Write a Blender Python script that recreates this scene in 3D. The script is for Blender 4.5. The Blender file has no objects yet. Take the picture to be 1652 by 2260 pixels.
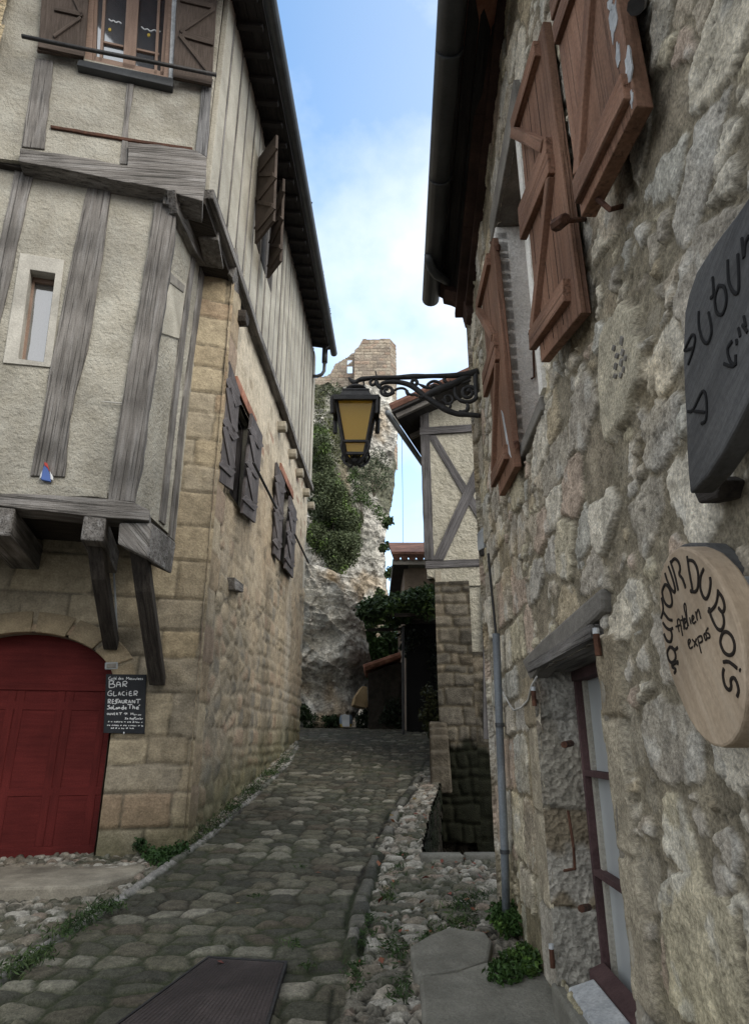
import bpy, bmesh, math, random
import numpy as np
from mathutils import Vector, Matrix
random.seed(7); RNG = np.random.default_rng(7)
SC = bpy.context.scene
# ------------------------------------------------------------------ camera
F = 1450.0; TH = math.atan(510/1450); CT, ST = math.cos(TH), math.sin(TH); EYE = 1.6
cam = bpy.data.cameras.new('camera'); cam.sensor_fit = 'HORIZONTAL'; cam.sensor_width = 36
cam.lens = 36*F/1652; cam.clip_end = 2000; cam.clip_start = 0.05
camo = bpy.data.objects.new('camera', cam); SC.collection.objects.link(camo)
camo.location = (0, 0, EYE); camo.rotation_euler = (math.pi/2+TH, 0, 0); SC.camera = camo
# ------------------------------------------------------------------ light
SUN_DIR = Vector((0.55, -0.62, 0.56)).normalized()
elev = math.asin(SUN_DIR.z); az = math.atan2(SUN_DIR.x, SUN_DIR.y)
sun = bpy.data.lights.new('sun', 'SUN'); sun.energy = 0.9; sun.angle = math.radians(42); sun.color = (1, .93, .82)
suno = bpy.data.objects.new('sun', sun); SC.collection.objects.link(suno)
suno.rotation_euler = SUN_DIR.to_track_quat('Z', 'Y').to_euler(); suno.location = (20, -30, 40)
W = bpy.data.worlds.new('World'); SC.world = W; W.use_nodes = True
nt = W.node_tree; nt.nodes.clear()
def N(t, typ, **kw):
    n = t.nodes.new(typ)
    for k, v in kw.items():
        if k in n.inputs: n.inputs[k].default_value = v
        else: setattr(n, k, v)
    return n
out = N(nt, 'ShaderNodeOutputWorld'); bg = N(nt, 'ShaderNodeBackground'); bg.inputs[1].default_value = 0.15
sky = N(nt, 'ShaderNodeTexSky', sky_type='NISHITA', sun_disc=False, sun_elevation=elev, sun_rotation=az, air_density=1.0, dust_density=0.6, ozone_density=1.0)
tc = N(nt, 'ShaderNodeTexCoord'); mp = N(nt, 'ShaderNodeMapping'); mp.inputs['Scale'].default_value = (1.0, 1.0, 1.3)
mp.inputs['Location'].default_value = (0.35, 0.1, 0.2)
no = N(nt, 'ShaderNodeTexNoise'); no.inputs['Scale'].default_value = 2.6; no.inputs['Detail'].default_value = 9; no.inputs['Roughness'].default_value = .52
rp = N(nt, 'ShaderNodeValToRGB'); rp.color_ramp.elements[0].position = .44; rp.color_ramp.elements[1].position = .66
mx = N(nt, 'ShaderNodeMix', data_type='RGBA')
L = nt.links.new
# sky brightness of clouds, whiter low over the horizon
sep = N(nt, 'ShaderNodeSeparateXYZ'); mr = N(nt, 'ShaderNodeMapRange'); mr.inputs[1].default_value = .05; mr.inputs[2].default_value = .5
mr.inputs[3].default_value = .34; mr.inputs[4].default_value = .05
mxx = N(nt, 'ShaderNodeMapRange'); mxx.inputs[1].default_value = -.25; mxx.inputs[2].default_value = .22; mxx.inputs[3].default_value = -.05; mxx.inputs[4].default_value = .42
ad = N(nt, 'ShaderNodeMath', operation='ADD'); ad2 = N(nt, 'ShaderNodeMath', operation='ADD', use_clamp=True); mu = N(nt, 'ShaderNodeMath', operation='MULTIPLY')
L(tc.outputs['Generated'], mp.inputs[0]); L(mp.outputs[0], no.inputs['Vector']); L(no.outputs[0], rp.inputs[0])
L(tc.outputs['Generated'], sep.inputs[0]); L(sep.outputs[2], mr.inputs[0]); L(sep.outputs[0], mxx.inputs[0])
L(rp.outputs[0], mu.inputs[0]); mu.inputs[1].default_value = .62
L(mr.outputs[0], ad.inputs[0]); L(mxx.outputs[0], ad.inputs[1])
mu2 = N(nt, 'ShaderNodeMath', operation='MULTIPLY'); L(ad.outputs[0], mu2.inputs[0]); mu2.inputs[1].default_value = .8
L(mu2.outputs[0], ad2.inputs[0]); L(mu.outputs[0], ad2.inputs[1])
cy = N(nt, 'ShaderNodeMapRange'); cy.inputs[1].default_value = .48; cy.inputs[2].default_value = .05; cy.inputs[3].default_value = 0; cy.inputs[4].default_value = .85; L(sep.outputs[1], cy.inputs[0])  # extra cloud cover added out of view, whitens and lifts the fill light
ad3 = N(nt, 'ShaderNodeMath', operation='ADD', use_clamp=True); L(ad2.outputs[0], ad3.inputs[0]); L(cy.outputs[0], ad3.inputs[1])
mx.inputs[7].default_value = (2.70, 2.80, 2.92, 1)
L(ad3.outputs[0], mx.inputs[0]); hs_ = N(nt, 'ShaderNodeHueSaturation'); hs_.inputs['Saturation'].default_value = 1.2; hs_.inputs['Hue'].default_value = .493; hs_.inputs['Value'].default_value = .92; L(sky.outputs[0], hs_.inputs['Color']); L(hs_.outputs[0], mx.inputs[6]); L(mx.outputs[2], bg.inputs[0]); L(bg.outputs[0], out.inputs[0])
SC.view_settings.view_transform = 'Standard'; SC.view_settings.look = 'None'; SC.view_settings.exposure = 1.7; SC.view_settings.gamma = 1
SC.render.engine = 'CYCLES'; SC.cycles.use_denoising = True; SC.cycles.denoising_prefilter = 'NONE'; SC.cycles.denoising_input_passes = 'RGB_ALBEDO_NORMAL'; SC.cycles.max_bounces = 6; SC.cycles.transparent_max_bounces = 8
# ------------------------------------------------------------------ projection helpers (pixel of a 1652x2260 picture -> point on a real plane)
def ray(u, v):
    y = -(v-1130)/F
    return np.array([(u-826)/F, CT-y*ST, ST+y*CT])
CAM = np.array([0, 0, EYE])
class Pl:                                   # a vertical plane: origin, horizontal axis, normal towards the street
    def __init__(S, o, ang):
        S.o = np.array([o[0], o[1], 0.0]); S.ang = ang; a = math.radians(ang)
        S.ax = np.array([math.cos(a), math.sin(a), 0]); S.n = np.array([S.ax[1], -S.ax[0], 0])
    def off(S, d): return Pl((S.o+S.n*d)[:2], S.ang)
    def hit(S, u, v):
        r = ray(u, v); return r*(np.dot(S.o, S.n)/np.dot(r, S.n))+CAM
    def st(S, u, v):
        p = S.hit(u, v); return np.array([np.dot(p-S.o, S.ax), p[2]])
    def pt(S, s, z, h=0.0): return S.o+S.ax*s+S.n*h+np.array([0, 0, z])
    def s_of(S, p): return float(np.dot(np.asarray(p)-S.o, S.ax))
def at_y(u, v, Y): r = ray(u, v); return r*(Y/r[1])+CAM
_ky = [-400, -3, 0, 6.9, 13.8, 17, 20, 70, 400]; _kz = [-.27, -.27, 0, .621, 1.6, 1.9, 2.02, 2.1, 2.1]
def zg(y):
    y = np.asarray(y, float); return sum(np.interp(y+d, _ky, _kz) for d in (-.8, -.4, 0, .4, .8))/5
def G(u, v):                                # pixel -> point on the street surface
    r = ray(u, v); a, b = .5, 60.
    for _ in range(50):
        m = (a+b)/2; z = EYE+r[2]*m/r[1]
        if z > zg(m): a = m
        else: b = m
    return r*(a/r[1])+CAM
# ------------------------------------------------------------------ noise on numpy arrays
def hsh(a, b, s=0):
    a = np.asarray(a).astype(np.int64); b = np.asarray(b).astype(np.int64)
    h = (a*374761393+b*668265263+s*1274126177) & 0xffffffff
    h = ((h ^ (h >> 13))*1274126177) & 0xffffffff; h = ((h ^ (h >> 16))*2246822519) & 0xffffffff; h ^= h >> 15
    return (h & 0xffffff)/float(0x1000000)
def vn(x, y, s=0):
    xi = np.floor(x); yi = np.floor(y); fx = x-xi; fy = y-yi; fx = fx*fx*(3-2*fx); fy = fy*fy*(3-2*fy)
    a = hsh(xi, yi, s)*(1-fx)+hsh(xi+1, yi, s)*fx; b = hsh(xi, yi+1, s)*(1-fx)+hsh(xi+1, yi+1, s)*fx
    return a*(1-fy)+b*fy
def fbm(x, y, o=5, s=0, g=.5):
    t = 0; a = 1; n = 0
    for i in range(o): t = t+a*vn(x*2**i+17.3*i, y*2**i-9.1*i, s+i); n += a; a *= g
    return t/n-.5
def worley(x, y, s=0, jit=.9):
    xi = np.floor(x); yi = np.floor(y); f1 = np.full(x.shape, 9.); f2 = f1.copy(); i1 = np.zeros(x.shape)
    for dx in (-1, 0, 1):
        for dy in (-1, 0, 1):
            cx = xi+dx; cy = yi+dy
            px = cx+.5+jit*(hsh(cx, cy, s)-.5); py = cy+.5+jit*(hsh(cx, cy, s+7)-.5)
            d = np.hypot(px-x, py-y); nid = hsh(cx, cy, s+13)
            new = d < f1; f2 = np.where(new, f1, np.minimum(f2, d)); i1 = np.where(new, nid, i1); f1 = np.where(new, d, f1)
    return f1, f2, i1
def sstep(a, b, x): t = np.clip((x-a)/(b-a), 0, 1); return t*t*(3-2*t)
def bricks(u, v, rh, cw, jr=.35, jc=.45, seed=1, r=.03):
    rg = np.random.default_rng(seed); v0 = v.min()-1; n = int((v.max()-v0)/rh*1.6)+6
    rb = v0+np.concatenate([[0], np.cumsum(rh*(1+jr*(rg.random(n)*2-1)))]); ri = np.clip(np.searchsorted(rb, v)-1, 0, n-1)
    ident = np.zeros(u.shape); d = np.zeros(u.shape); lu = np.zeros(u.shape); lv = np.zeros(u.shape)
    u0 = u.min()-2; m = int((u.max()-u0)/cw*1.8)+8
    for k in np.unique(ri):
        q = ri == k; cb = u0-rg.random()*cw+np.concatenate([[0], np.cumsum(cw*(1+jc*(rg.random(m)*2-1)))])
        ci = np.clip(np.searchsorted(cb, u[q])-1, 0, m-1); c0 = cb[ci]; c1 = cb[ci+1]
        hx = (c1-c0)/2; hy = (rb[k+1]-rb[k])/2; px = u[q]-(c0+c1)/2; py = v[q]-(rb[k]+rb[k+1])/2
        qx = np.abs(px)-hx+r; qy = np.abs(py)-hy+r
        d[q] = -(np.minimum(np.maximum(qx, qy), 0)+np.hypot(np.maximum(qx, 0), np.maximum(qy, 0))-r)
        ident[q] = hsh(ci, np.full(ci.shape, k), seed); lu[q] = px/hx; lv[q] = py/hy
    return ident, d, lu, lv
def inpoly(x, y, P):
    c = np.zeros(np.shape(x), bool); n = len(P)
    for i in range(n):
        x0, y0 = P[i]; x1, y1 = P[(i+1) % n]
        if y0 == y1: continue
        c ^= ((y0 > y) != (y1 > y)) & (x < (x1-x0)*(y-y0)/(y1-y0)+x0)
    return c
def pal(idv, cols):
    cols = np.array(cols, float); k = (idv*9973.7 % 1*len(cols)).astype(int) % len(cols); return cols[k]
def mixc(a, b, t): t = np.asarray(t)[..., None]; return a*(1-t)+b*t
# ------------------------------------------------------------------ materials
def mat(name, c1, c2=None, scale=6, stretch=(1, 1, 1), coord='Object', rough=.88, bump=.35, bscale=45, attr=False, vary=.35,
        spec=.25, bdist=.012, detail=8, c3=None, metal=0, grit=.16, gscale=85, crack=0, cstretch=(.7, 42, 42), ccol=.25, chip=0):
    m = bpy.data.materials.new(name); m.use_nodes = True; t = m.node_tree; p = t.nodes['Principled BSDF']; l = t.links.new
    p.inputs['Roughness'].default_value = rough; p.inputs['Specular IOR Level'].default_value = spec; p.inputs['Metallic'].default_value = metal
    if coord == 'grain': co = N(t, 'ShaderNodeAttribute', attribute_name='grain').outputs['Vector']
    else: co = N(t, 'ShaderNodeTexCoord').outputs['Object']
    mp = N(t, 'ShaderNodeMapping'); mp.inputs['Scale'].default_value = stretch; l(co, mp.inputs[0])
    n1 = N(t, 'ShaderNodeTexNoise'); n1.inputs['Scale'].default_value = scale; n1.inputs['Detail'].default_value = detail; n1.inputs['Roughness'].default_value = .62
    l(mp.outputs[0], n1.inputs['Vector'])
    r = N(t, 'ShaderNodeValToRGB'); e = r.color_ramp.elements; e[0].position = .33; e[1].position = .67
    l(n1.outputs[0], r.inputs[0])
    if attr:
        a = N(t, 'ShaderNodeAttribute', attribute_name='col'); e[0].color = (1-vary,)*3+(1,); e[1].color = (1+vary*.7,)*3+(1,)
        mm = N(t, 'ShaderNodeMix', data_type='RGBA', blend_type='MULTIPLY'); mm.inputs[0].default_value = 1
        l(a.outputs['Color'], mm.inputs[6]); l(r.outputs[0], mm.inputs[7]); col = mm.outputs[2]
    else:
        e[0].color = (*c1, 1); e[1].color = (*(c2 or c1), 1)
        if c3: x = r.color_ramp.elements.new(.5); x.color = (*c3, 1)
        col = r.outputs[0]
        n3 = N(t, 'ShaderNodeTexNoise'); n3.inputs['Scale'].default_value = 1.7; n3.inputs['Detail'].default_value = 5
        l(co if coord != 'grain' else N(t, 'ShaderNodeTexCoord').outputs['Object'], n3.inputs['Vector'])
        r3 = N(t, 'ShaderNodeValToRGB'); r3.color_ramp.elements[0].position = .35; r3.color_ramp.elements[1].position = .65
        r3.color_ramp.elements[0].color = (1-vary,)*3+(1,); r3.color_ramp.elements[1].color = (1+vary*.4,)*3+(1,); l(n3.outputs[0], r3.inputs[0])
        mm = N(t, 'ShaderNodeMix', data_type='RGBA', blend_type='MULTIPLY'); mm.inputs[0].default_value = 1
        l(col, mm.inputs[6]); l(r3.outputs[0], mm.inputs[7]); col = mm.outputs[2]
    if grit and bump:
        n4 = N(t, 'ShaderNodeTexNoise'); n4.inputs['Scale'].default_value = gscale; n4.inputs['Detail'].default_value = 4; l(mp.outputs[0] if coord != 'grain' else co, n4.inputs['Vector'])
        r4 = N(t, 'ShaderNodeValToRGB'); r4.color_ramp.elements[0].position = .3; r4.color_ramp.elements[1].position = .7
        r4.color_ramp.elements[0].color = (1-grit,)*3+(1,); r4.color_ramp.elements[1].color = (1+grit,)*3+(1,); l(n4.outputs[0], r4.inputs[0])
        mm = N(t, 'ShaderNodeMix', data_type='RGBA', blend_type='MULTIPLY'); mm.inputs[0].default_value = 1; l(col, mm.inputs[6]); l(r4.outputs[0], mm.inputs[7]); col = mm.outputs[2]
    ckh = None
    if crack:
        m5 = N(t, 'ShaderNodeMapping'); m5.inputs['Scale'].default_value = cstretch; l(co, m5.inputs[0])
        n5 = N(t, 'ShaderNodeTexNoise'); n5.inputs['Scale'].default_value = 1.6; n5.inputs['Detail'].default_value = 4; n5.inputs['Distortion'].default_value = .35; l(m5.outputs[0], n5.inputs['Vector'])
        r5 = N(t, 'ShaderNodeValToRGB'); r5.color_ramp.elements[0].position = .36; r5.color_ramp.elements[1].position = .43; l(n5.outputs[0], r5.inputs[0]); ckh = r5.outputs[0]
        r6 = N(t, 'ShaderNodeMix', data_type='RGBA'); l(ckh, r6.inputs[0]); r6.inputs[6].default_value = (1-crack*(1-ccol),)*3+(1,); r6.inputs[7].default_value = (1, 1, 1, 1)
        mm = N(t, 'ShaderNodeMix', data_type='RGBA', blend_type='MULTIPLY'); mm.inputs[0].default_value = 1; l(col, mm.inputs[6]); l(r6.outputs[2], mm.inputs[7]); col = mm.outputs[2]
    l(col, p.inputs['Base Color'])
    if bump:
        n2 = N(t, 'ShaderNodeTexNoise'); n2.inputs['Scale'].default_value = bscale; n2.inputs['Detail'].default_value = 7; n2.inputs['Roughness'].default_value = .65
        l(mp.outputs[0], n2.inputs['Vector'])
        b = N(t, 'ShaderNodeBump'); b.inputs['Strength'].default_value = bump; b.inputs['Distance'].default_value = bdist
        hgt = n2.outputs[0]
        if ckh is not None:
            a2 = N(t, 'ShaderNodeMath', operation='MULTIPLY'); l(ckh, a2.inputs[0]); a2.inputs[1].default_value = .8; a1 = N(t, 'ShaderNodeMath', operation='ADD'); l(hgt, a1.inputs[0]); l(a2.outputs[0], a1.inputs[1]); hgt = a1.outputs[0]
        if chip:
            v = N(t, 'ShaderNodeTexVoronoi'); v.inputs['Scale'].default_value = chip; l(mp.outputs[0], v.inputs['Vector']); a1 = N(t, 'ShaderNodeMath', operation='ADD'); l(hgt, a1.inputs[0]); l(v.outputs['Distance'], a1.inputs[1]); hgt = a1.outputs[0]
        l(hgt, b.inputs['Height']); l(b.outputs[0], p.inputs['Normal'])
    return m
M = {}
M['stone'] = mat('stone', (1, 1, 1), attr=True, scale=14, vary=.32, bump=1, bscale=42, bdist=.022, grit=.25, gscale=70, chip=34, rough=.92, spec=.15)
M['rubble'] = mat('rubble_stone', (1, 1, 1), attr=True, scale=11, vary=.34, bump=1, bscale=60, bdist=.014, rough=.92, spec=.15, grit=.34, gscale=95)
M['ashlar'] = mat('ashlar_stone', (1, 1, 1), attr=True, scale=9, vary=.25, bump=.8, bscale=36, bdist=.016, rough=.92, spec=.15, grit=.2, gscale=60)
M['frame_stone'] = mat('pale_frame_stone', (.36, .345, .31), (.46, .445, .40), scale=5, bump=.6, bscale=26, bdist=.012, vary=.3)
M['cobble'] = mat('cobble', (1, 1, 1), attr=True, scale=22, vary=.35, bump=.9, bscale=55, bdist=.014, rough=.8, spec=.25, grit=.28, gscale=90)
M['rock'] = mat('rock', (1, 1, 1), attr=True, scale=4.2, vary=.4, bump=1.0, bscale=5, bdist=.22, grit=.3, gscale=16, chip=4, rough=.95, spec=.1, detail=12)
M['plaster'] = mat('plaster', (.34, .32, .265), (.44, .425, .37), scale=4, bump=1.0, bscale=20, bdist=.045, rough=.95, vary=.25, c3=(.40, .38, .325))
M['plaster_smooth'] = mat('plaster_smooth', (.36, .34, .285), (.45, .43, .37), scale=4, bump=.9, bscale=32, bdist=.016, rough=.95, vary=.22)
M['stucco'] = mat('stucco', (.42, .395, .32), (.50, .475, .40), scale=5, stretch=(1, 1, 1), bump=1.0, bscale=11, bdist=.08, rough=.95, vary=.14)
M['wood'] = mat('weathered_wood', (.125, .116, .108), (.29, .28, .272), scale=1.7, stretch=(.8, 10, 10), coord='grain', bump=.8, bscale=4, bdist=.025, vary=.45, c3=(.20, .188, .176), crack=.6)
M['wood_grey'] = mat('grey_painted_timber', (.085, .08, .082), (.16, .155, .16), scale=1.7, stretch=(.8, 10, 10), coord='grain', bump=.8, bscale=4, bdist=.025, vary=.35, crack=.4)
M['wood_dark'] = mat('dark_wood', (.022, .019, .017), (.07, .06, .052), scale=2.0, stretch=(1.2, 22, 22), coord='grain', bump=.8, bscale=3, bdist=.015, vary=.3)
M['wood_pale'] = mat('pale_wood', (.12, .12, .122), (.24, .238, .24), scale=2.0, stretch=(1, 18, 18), coord='grain', bump=.8, bscale=3, bdist=.015, vary=.35, crack=.7)
M['shutter_old'] = mat('old_shutter_wood', (.05, .038, .03), (.1, .078, .066), scale=2.5, stretch=(1.5, 22, 22), coord='grain', bump=.6, bscale=3, vary=.3)
M['shutter_grey'] = mat('grey_shutter_wood', (.06, .05, .05), (.15, .14, .143), scale=2.2, stretch=(1.5, 18, 18), coord='grain', bump=.6, bscale=3, vary=.35)
M['shutter_brown'] = mat('painted_brown_wood', (.19, .098, .062), (.265, .15, .10), scale=1.6, stretch=(.8, 9, 9), coord='grain', bump=.7, bscale=4, vary=.35, rough=.75, spec=.25, crack=.35, cstretch=(.5, 30, 30), grit=.2)
M['shutter_edge'] = mat('bare_wood_edge', (.03, .018, .013), (.06, .035, .024), scale=3, stretch=(1, 14, 14), coord='grain', bump=.5, bscale=3)
M['white_paint'] = mat('worn_white_paint', (.34, .36, .38), (.6, .62, .63), scale=9, bump=.6, bscale=40, vary=.25)
M['white_stone'] = mat('limewashed_stone', (.80, .78, .72), (.90, .88, .83), scale=5, bump=.8, bscale=22, bdist=.02, vary=.25)
M['lintel'] = mat('grey_cement', (.16, .15, .135), (.25, .235, .21), scale=8, bump=.5, bscale=40, vary=.25)
M['door'] = mat('oxblood_paint', (.10, .0155, .015), (.135, .022, .020), scale=2.5, stretch=(1, 12, 12), coord='grain', bump=.35, bscale=3, vary=.3, rough=.75, spec=.15)
M['iron'] = mat('black_iron', (.012, .012, .013), (.035, .033, .033), scale=14, bump=.4, bscale=50, rough=.6, spec=.45)
M['rust'] = mat('rusty_iron', (.05, .022, .014), (.11, .05, .03), scale=20, bump=.5, bscale=60, rough=.8)
M['zinc'] = mat('dark_zinc', (.025, .028, .032), (.05, .055, .06), scale=5, bump=.15, bscale=20, rough=.5, spec=.45)
M['zinc_light'] = mat('grey_zinc', (.15, .17, .19), (.22, .245, .27), scale=5, bump=.15, bscale=20, rough=.5, spec=.45)
M['tile'] = mat('terracotta_tile', (.2, .085, .055), (.36, .18, .12), scale=7, bump=.6, bscale=25, vary=.4)
M['tile_dark'] = mat('shaded_tile', (.10, .05, .038), (.19, .10, .075), scale=7, bump=.6, bscale=25, vary=.4)
M['cornice'] = mat('dark_tile_cornice', (.045, .028, .023), (.09, .052, .042), scale=7, bump=.6, bscale=25, vary=.4)  # dark brown tile tone, the same all along the cornice
M['soffit'] = mat('eave_boards', (.022, .021, .021), (.046, .042, .041), scale=2, stretch=(1, 16, 16), coord='grain', bump=.6, bscale=4)
M['purple'] = mat('faded_purple_paint', (.07, .040, .042), (.11, .066, .066), scale=6, bump=.4, bscale=40)
M['signwood'] = mat('pale_sanded_wood', (.35, .27, .19), (.46, .37, .275), scale=2.2, stretch=(1, 9, 9), coord='grain', bump=.4, bscale=4, vary=.3, rough=.7, c3=(.41, .32, .23), grit=.1)
M['signdark'] = mat('slate_grey_wood', (.06, .06, .062), (.12, .12, .12), scale=2.4, stretch=(1, 10, 10), coord='grain', bump=.35, bscale=3, vary=.25, rough=.65)
M['ink'] = mat('burnt_lettering', (.018, .013, .01), bump=0, rough=.8)
M['ink_dark'] = mat('carved_black', (.008, .008, .009), bump=0, rough=.8)
M['chalk'] = mat('chalk', (.62, .64, .66), (.75, .76, .77), bump=0, scale=40)
M['slate'] = mat('blackboard_paint', (.012, .014, .018), (.022, .025, .03), bump=.1, rough=.6)
M['manhole'] = mat('rusted_cast_iron', (.048, .039, .037), (.078, .063, .060), scale=9, bump=.7, bscale=70, bdist=.008, rough=.7)
M['concrete'] = mat('worn_concrete', (.2, .18, .145), (.34, .31, .25), scale=6, bump=.8, bscale=40, bdist=.012, vary=.4)
M['slab'] = mat('worn_step_stone', (.17, .165, .14), (.27, .265, .23), scale=5, bump=.7, bscale=30, bdist=.015, vary=.35)
M['window_wood'] = mat('brown_window_wood', (.2, .135, .10), (.27, .19, .15), scale=3, stretch=(1, 12, 12), coord='grain', bump=.3, bscale=3, vary=.15, rough=.6)
M['curtain'] = mat('pale_curtain', (.36, .39, .4), (.46, .49, .5), scale=2, stretch=(14, 14, 1), bump=.2, bscale=6, vary=.15)
M['leaf'] = mat('leaf', (1, 1, 1), attr=True, scale=3, vary=.3, bump=0, rough=.6, spec=.3)
M['bark'] = mat('bark', (.05, .04, .03), (.1, .085, .065), scale=8, bump=.8, bscale=20)
M['blue'] = mat('blue_enamel', (.07, .13, .36), bump=0, rough=.5)
M['red'] = mat('red_enamel', (.4, .05, .04), bump=0, rough=.5)
M['white'] = mat('white_enamel', (.66, .68, .7), bump=0, rough=.5)
M['yellow'] = mat('yellow_enamel', (.5, .36, .06), bump=0, rough=.5)
M['greyblue'] = mat('greyblue_enamel', (.13, .17, .22), bump=0, rough=.5)
M['orange'] = mat('orange_varnish', (.5, .2, .035), (.6, .27, .06), bump=0, rough=.5)
M['box'] = mat('grey_plastic', (.3, .32, .33), (.36, .38, .39), bump=0, rough=.5)
M['cable'] = mat('dark_cable', (.03, .03, .03), bump=0, rough=.6)
M['wire'] = mat('white_cable', (.5, .49, .46), bump=0, rough=.6)
M['archstone'] = mat('arch_stone', (.26, .21, .14), (.36, .29, .19), scale=7, bump=.9, bscale=25, bdist=.02, vary=.35)
M['shutter_edge2'] = mat('weathered_batten', (.11, .10, .105), (.27, .27, .285), scale=2.2, stretch=(1.5, 18, 18), coord='grain', bump=.5, bscale=3, vary=.3)
M['dark'] = mat('dark_interior', (.006, .006, .006), bump=0)
def glassy(name, col, gloss=.5, rough=.05, tint=(1, 1, 1)):
    m = bpy.data.materials.new(name); m.use_nodes = True; t = m.node_tree; p = t.nodes['Principled BSDF']
    n = N(t, 'ShaderNodeTexNoise'); n.inputs['Scale'].default_value = 3; b = N(t, 'ShaderNodeBump'); b.inputs['Strength'].default_value = .05
    b.inputs['Distance'].default_value = .05; t.links.new(n.outputs[0], b.inputs['Height'])
    p.inputs['Base Color'].default_value = (*col, 1); p.inputs['Roughness'].default_value = .3
    g = N(t, 'ShaderNodeBsdfGlossy'); g.inputs['Roughness'].default_value = rough; g.inputs['Color'].default_value = (*tint, 1); t.links.new(b.outputs[0], g.inputs['Normal'])
    x = N(t, 'ShaderNodeMixShader'); x.inputs[0].default_value = gloss
    t.links.new(p.outputs[0], x.inputs[1]); t.links.new(g.outputs[0], x.inputs[2]); t.links.new(x.outputs[0], t.nodes['Material Output'].inputs[0]); return m
M['glass'] = glassy('window_glass', (.03, .04, .05), .3)
M['glass_sky'] = glassy('reflecting_glass', (.07, .07, .07), .5, .04, (.62, .61, .60))
M['glass_curtain'] = glassy('glass_before_curtain', (.42, .45, .46), .10)
def amber():
    m = bpy.data.materials.new('amber_glass'); m.use_nodes = True; t = m.node_tree; t.nodes.remove(t.nodes['Principled BSDF'])
    n = N(t, 'ShaderNodeTexNoise'); n.inputs['Scale'].default_value = 90; r = N(t, 'ShaderNodeValToRGB'); t.links.new(n.outputs[0], r.inputs[0])
    r.color_ramp.elements[0].color = (.74, .50, .09, 1); r.color_ramp.elements[1].color = (.88, .64, .15, 1)
    d = N(t, 'ShaderNodeBsdfTranslucent'); e = N(t, 'ShaderNodeBsdfDiffuse'); x = N(t, 'ShaderNodeMixShader'); x.inputs[0].default_value = .35
    gl = N(t, 'ShaderNodeBsdfGlossy'); gl.inputs['Roughness'].default_value = .15; y = N(t, 'ShaderNodeMixShader'); y.inputs[0].default_value = .025
    t.links.new(r.outputs[0], d.inputs[0]); t.links.new(r.outputs[0], e.inputs[0]); t.links.new(d.outputs[0], x.inputs[1]); t.links.new(e.outputs[0], x.inputs[2])
    t.links.new(x.outputs[0], y.inputs[1]); t.links.new(gl.outputs[0], y.inputs[2]); t.links.new(y.outputs[0], t.nodes['Material Output'].inputs[0]); return m
M['amber'] = amber()
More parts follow.
